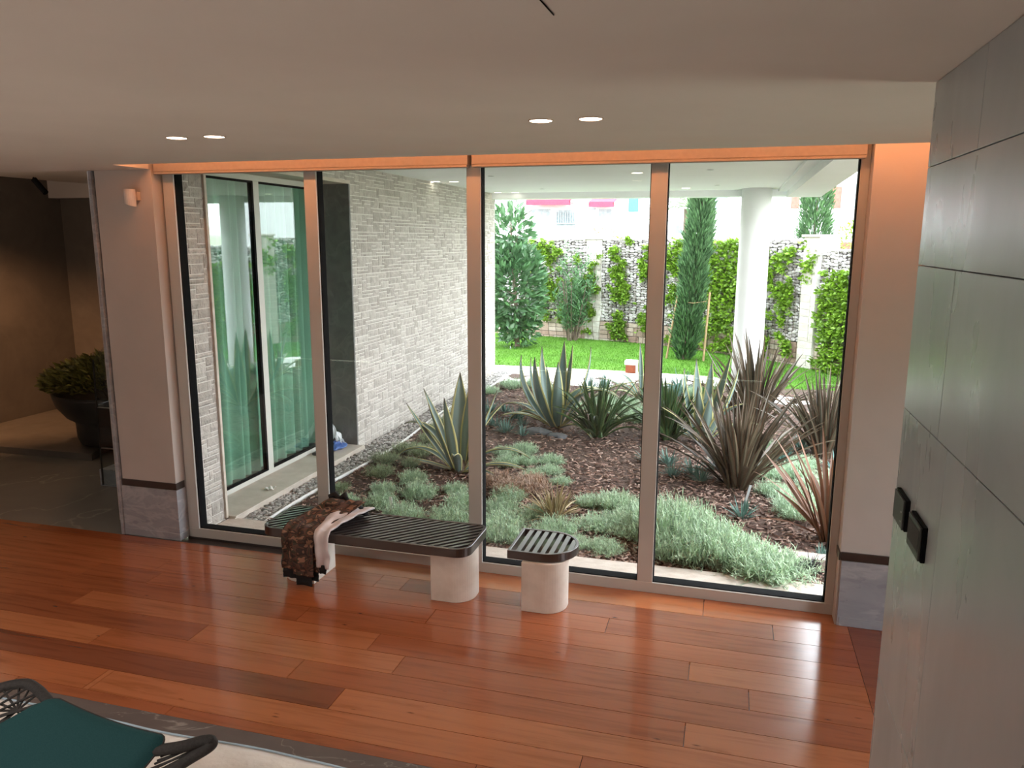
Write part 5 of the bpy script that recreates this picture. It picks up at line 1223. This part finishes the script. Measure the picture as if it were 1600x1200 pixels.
# things on the door step
bg = empty('plastic_bag', (-4.66, 2.98, 0), 'blue and clear plastic bag left on the door step', 'bag')
rn = random.Random(14); b = MB()
def bagf(u, v):
    a = 2 * pi * u; r = 0.12 * (0.35 + 0.65 * sin(pi * min(1, v * 1.25 + 0.12))) * (1 + 0.35 * noise.noise(Vector((cos(a) * 2, sin(a) * 2, v * 3)))); return (-4.66 + r * 0.8 * cos(a), 2.98 + r * 1.4 * sin(a), 0.001 + 0.10 * v)
b.grid(bagf, 28, 10); b.build('cloth', M['bluecloth'], bg)
b = MB(); b.grid(lambda u, v: (-4.78 + 0.14 * u + 0.03 * sin(v * 9), 3.02 + 0.16 * v * (1 + .3 * sin(6 * u)), 0.05 + 0.26 * (1 - u) * (0.5 + .5 * sin(v * 4)) + 0.03 * sin(u * 14 + v * 11)), 14, 14); b.build('wrapper', M['whiteplastic'], bg, solid=0.003)['label'] = 'clear crumpled plastic'
b = MB(); b.grid(lambda u, v: (-4.60 + 0.09 * u, 1.30 + 0.10 * v, 0.002 + 0.02 * abs(sin(u * 5 + v * 4))), 8, 8); tag(b.build('paper_scrap', M['winframe'], solid=0.002), 'tiny white paper scrap on the door step', 'paper')
b = MB(); b.box(-4.80, -4.60, 2.62, 2.76, 0.0, 0.035); tag(b.build('tool', M['darkgrey'], bevel=0.01), 'small dark flat object on the door step near the bag', 'tool')

# ------------------------------------------------------------------ neighbouring houses
h1 = empty('house', (-10, 31, -0.14), 'white house with red awnings beyond the garden wall', 'house')
b = MB(); b.box(-24, -2.6, 31, 39, -0.14, 6.2); b.build('wall', M['white'], h1)
def hwin(par, x0, x1, z0, z1, y=31.0, mt=M['winglass'], bars=True):
    b = MB(); b.box(x0 - .07, x1 + .07, y - 0.05, y + .02, z0 - .07, z1 + .07); f = b.build('window', M['winframe'], par)
    b = MB(); b.box(x0, x1, y - 0.065, y - 0.052, z0, z1); b.build('pane', mt, f)
hwin(h1, -9.4, -8.35, 3.62, 4.0); hwin(h1, -8.05, -7.15, 2.1, 3.95); hwin(h1, -6.05, -5.45, 3.55, 3.98); hwin(h1, -6.6, -6.2, 3.92, 4.03)
b = MB()
for i in range(9): b.box(-8.05 + i * 0.11, -8.02 + i * .11, 30.85, 30.88, 3.35, 3.85)
b.box(-8.1, -7.1, 30.84, 30.89, 3.3, 3.36); b.build('balcony_grille', M['winglass'], h1)
def awning(x0, x1, z, label):
    a = empty('awning', ((x0 + x1) / 2, 30.7, z), label, 'awning', 'red awnings on the white house')
    b = MB(); b.prism([(30.99, z + 0.28), (30.2, z + 0.12), (30.2, z - 0.12), (30.23, z - 0.12), (30.23, z + 0.09), (30.99, z + 0.23)], x0, x1, 'x'); b.build('fabric', M['red'], a)
    b = MB(); b.box(x0 - .02, x0 + .04, 30.2, 30.99, z, z + 0.06); b.box(x1 - .04, x1 + .02, 30.2, 30.99, z, z + 0.06); b.box(x1 - .1, x1 - .04, 30.25, 30.99, z - .25, z - .19); b.build('arm', M['winframe'], a)
awning(-9.35, -7.25, 4.27, 'wider red awning on the white house')
awning(-6.40, -5.25, 4.16, 'narrower red awning on the white house')
b = MB(); b.box(-4.68, -4.24, 30.90, 30.96, 3.85, 4.62)
sh_ = b.build('shutter', M['teal_shutter'], h1); b = MB()
for i in range(10): b.box(-4.66, -4.26, 30.88, 30.90, 3.88 + i * .072, 3.92 + i * .072)
b.build('louvre', M['teal_shutter'], sh_)
b = MB(); b.tube([(-4.1, 30.93, 0), (-4.1, 30.93, 5.5)], 0.04, 8); b.tube([(-6.15, 30.93, 0), (-6.15, 30.93, 3.9)], 0.03, 8); b.build('drain_pipe', M['white'], h1)
b = MB(); b.box(-7.75, -6.85, 26.0, 26.5, -0.14, 2.85); tag(b.build('chimney_block', M['white']), 'small pale masonry block behind the oleander top', 'block')
b = MB(); b.box(-4.9, -4.55, 25.9, 26.0, 2.5, 2.9); 
h2 = empty('apartment_house', (5, 30, -0.14), 'white apartment house with brick panels behind the second cypress', 'house')
b = MB(); b.box(-1.2, 16, 31, 39, -0.14, 5.3); b.build('wall', M['white'], h2)
for x0, x1 in ((2.35, 2.68), (4.0, 4.36), (6.6, 7.0)): 
    b = MB(); b.box(x0, x1, 30.95, 31.0, 3.95, 4.85); b.build('brick_panel', M['brick'], h2)
hwin(h2, 2.85, 3.5, 3.95, 4.85); hwin(h2, 4.62, 5.45, 3.95, 4.95); hwin(h2, -0.9, -0.3, 3.9, 4.8)
b = MB(); b.box(4.5, 5.1, 30.93, 31.0, 2.0, 2.5); b.build('brick_panel', M['brick'], h2)
b = MB(); b.tube([(4.4, 30.93, 0), (4.4, 30.93, 5.0)], 0.03, 8); b.build('drain_pipe', M['white'], h2)
h3 = empty('garage', (-2.2, 27, -0.14), 'low pale building with small dark openings behind the staked cypress', 'building')
b = MB(); b.box(-3.6, -0.2, 28.0, 30.5, -0.14, 3.4); b.build('wall', M['white'], h3); hwin(h3, -2.3, -2.05, 2.85, 3.2, 28.0); hwin(h3, -1.25, -0.85, 2.85, 3.05, 28.0, M['winglass'])
b = MB(); rn = random.Random(3); leafcloud(b, (-4.6, 24, 2.75), 0.7, 0.3, 0.35, 260, 0.12, 0.05, rn, rmin=0.1)
tag(b.build('flowering_shrub', M['pinkdry']), 'thin shrub with reddish leaves showing over the wall top', 'shrub')
b = MB(); leafcloud(b, (4.9, 25, 2.6), 1.4, 0.5, 0.8, 1200, 0.15, 0.07, rn, rmin=0.1)
tag(b.build('yellow_green_bush', M['ivy']), 'yellow green bush behind the wall at the right window post', 'shrub')

# ------------------------------------------------------------------ light
w = bpy.data.worlds.new('world'); scn.world = w; w.use_nodes = True; nt = w.node_tree; bg_ = nt.nodes['Background']
tc = nt.nodes.new('ShaderNodeTexCoord'); sp = nt.nodes.new('ShaderNodeSeparateXYZ'); nt.links.new(tc.outputs['Generated'], sp.inputs[0])
rp = ramp(nt, [(0.0, (0.45, 0.5, 0.4)), (0.02, (1.0, 1.0, 1.0)), (0.5, (0.88, 0.94, 1.0)), (1.0, (0.80, 0.90, 1.0))], sp.outputs[2]); nt.links.new(rp.outputs[0], bg_.inputs[0]); bg_.inputs[1].default_value = 9.5
sn = bpy.data.lights.new('sun', 'SUN'); sn.energy = 3.0; sn.angle = radians(40); sn.color = (1, 0.97, 0.92); so = bpy.data.objects.new('sun', sn); COL.objects.link(so)
so.rotation_euler = Vector((-0.62, -0.22, -0.75)).to_track_quat('-Z', 'Y').to_euler()

scn.view_settings.view_transform = 'Standard'; scn.view_settings.look = 'None'; scn.view_settings.exposure = 0.0; scn.view_settings.gamma = 1.0
try: scn.view_settings.use_curve_mapping = False
except Exception: pass
scn.cycles.max_bounces = 10; scn.cycles.diffuse_bounces = 5; scn.cycles.glossy_bounces = 5; scn.cycles.transparent_max_bounces = 16; scn.cycles.caustics_reflective = False; scn.cycles.caustics_refractive = False
scn.cycles.use_denoising = True; scn.cycles.sample_clamp_indirect = 6
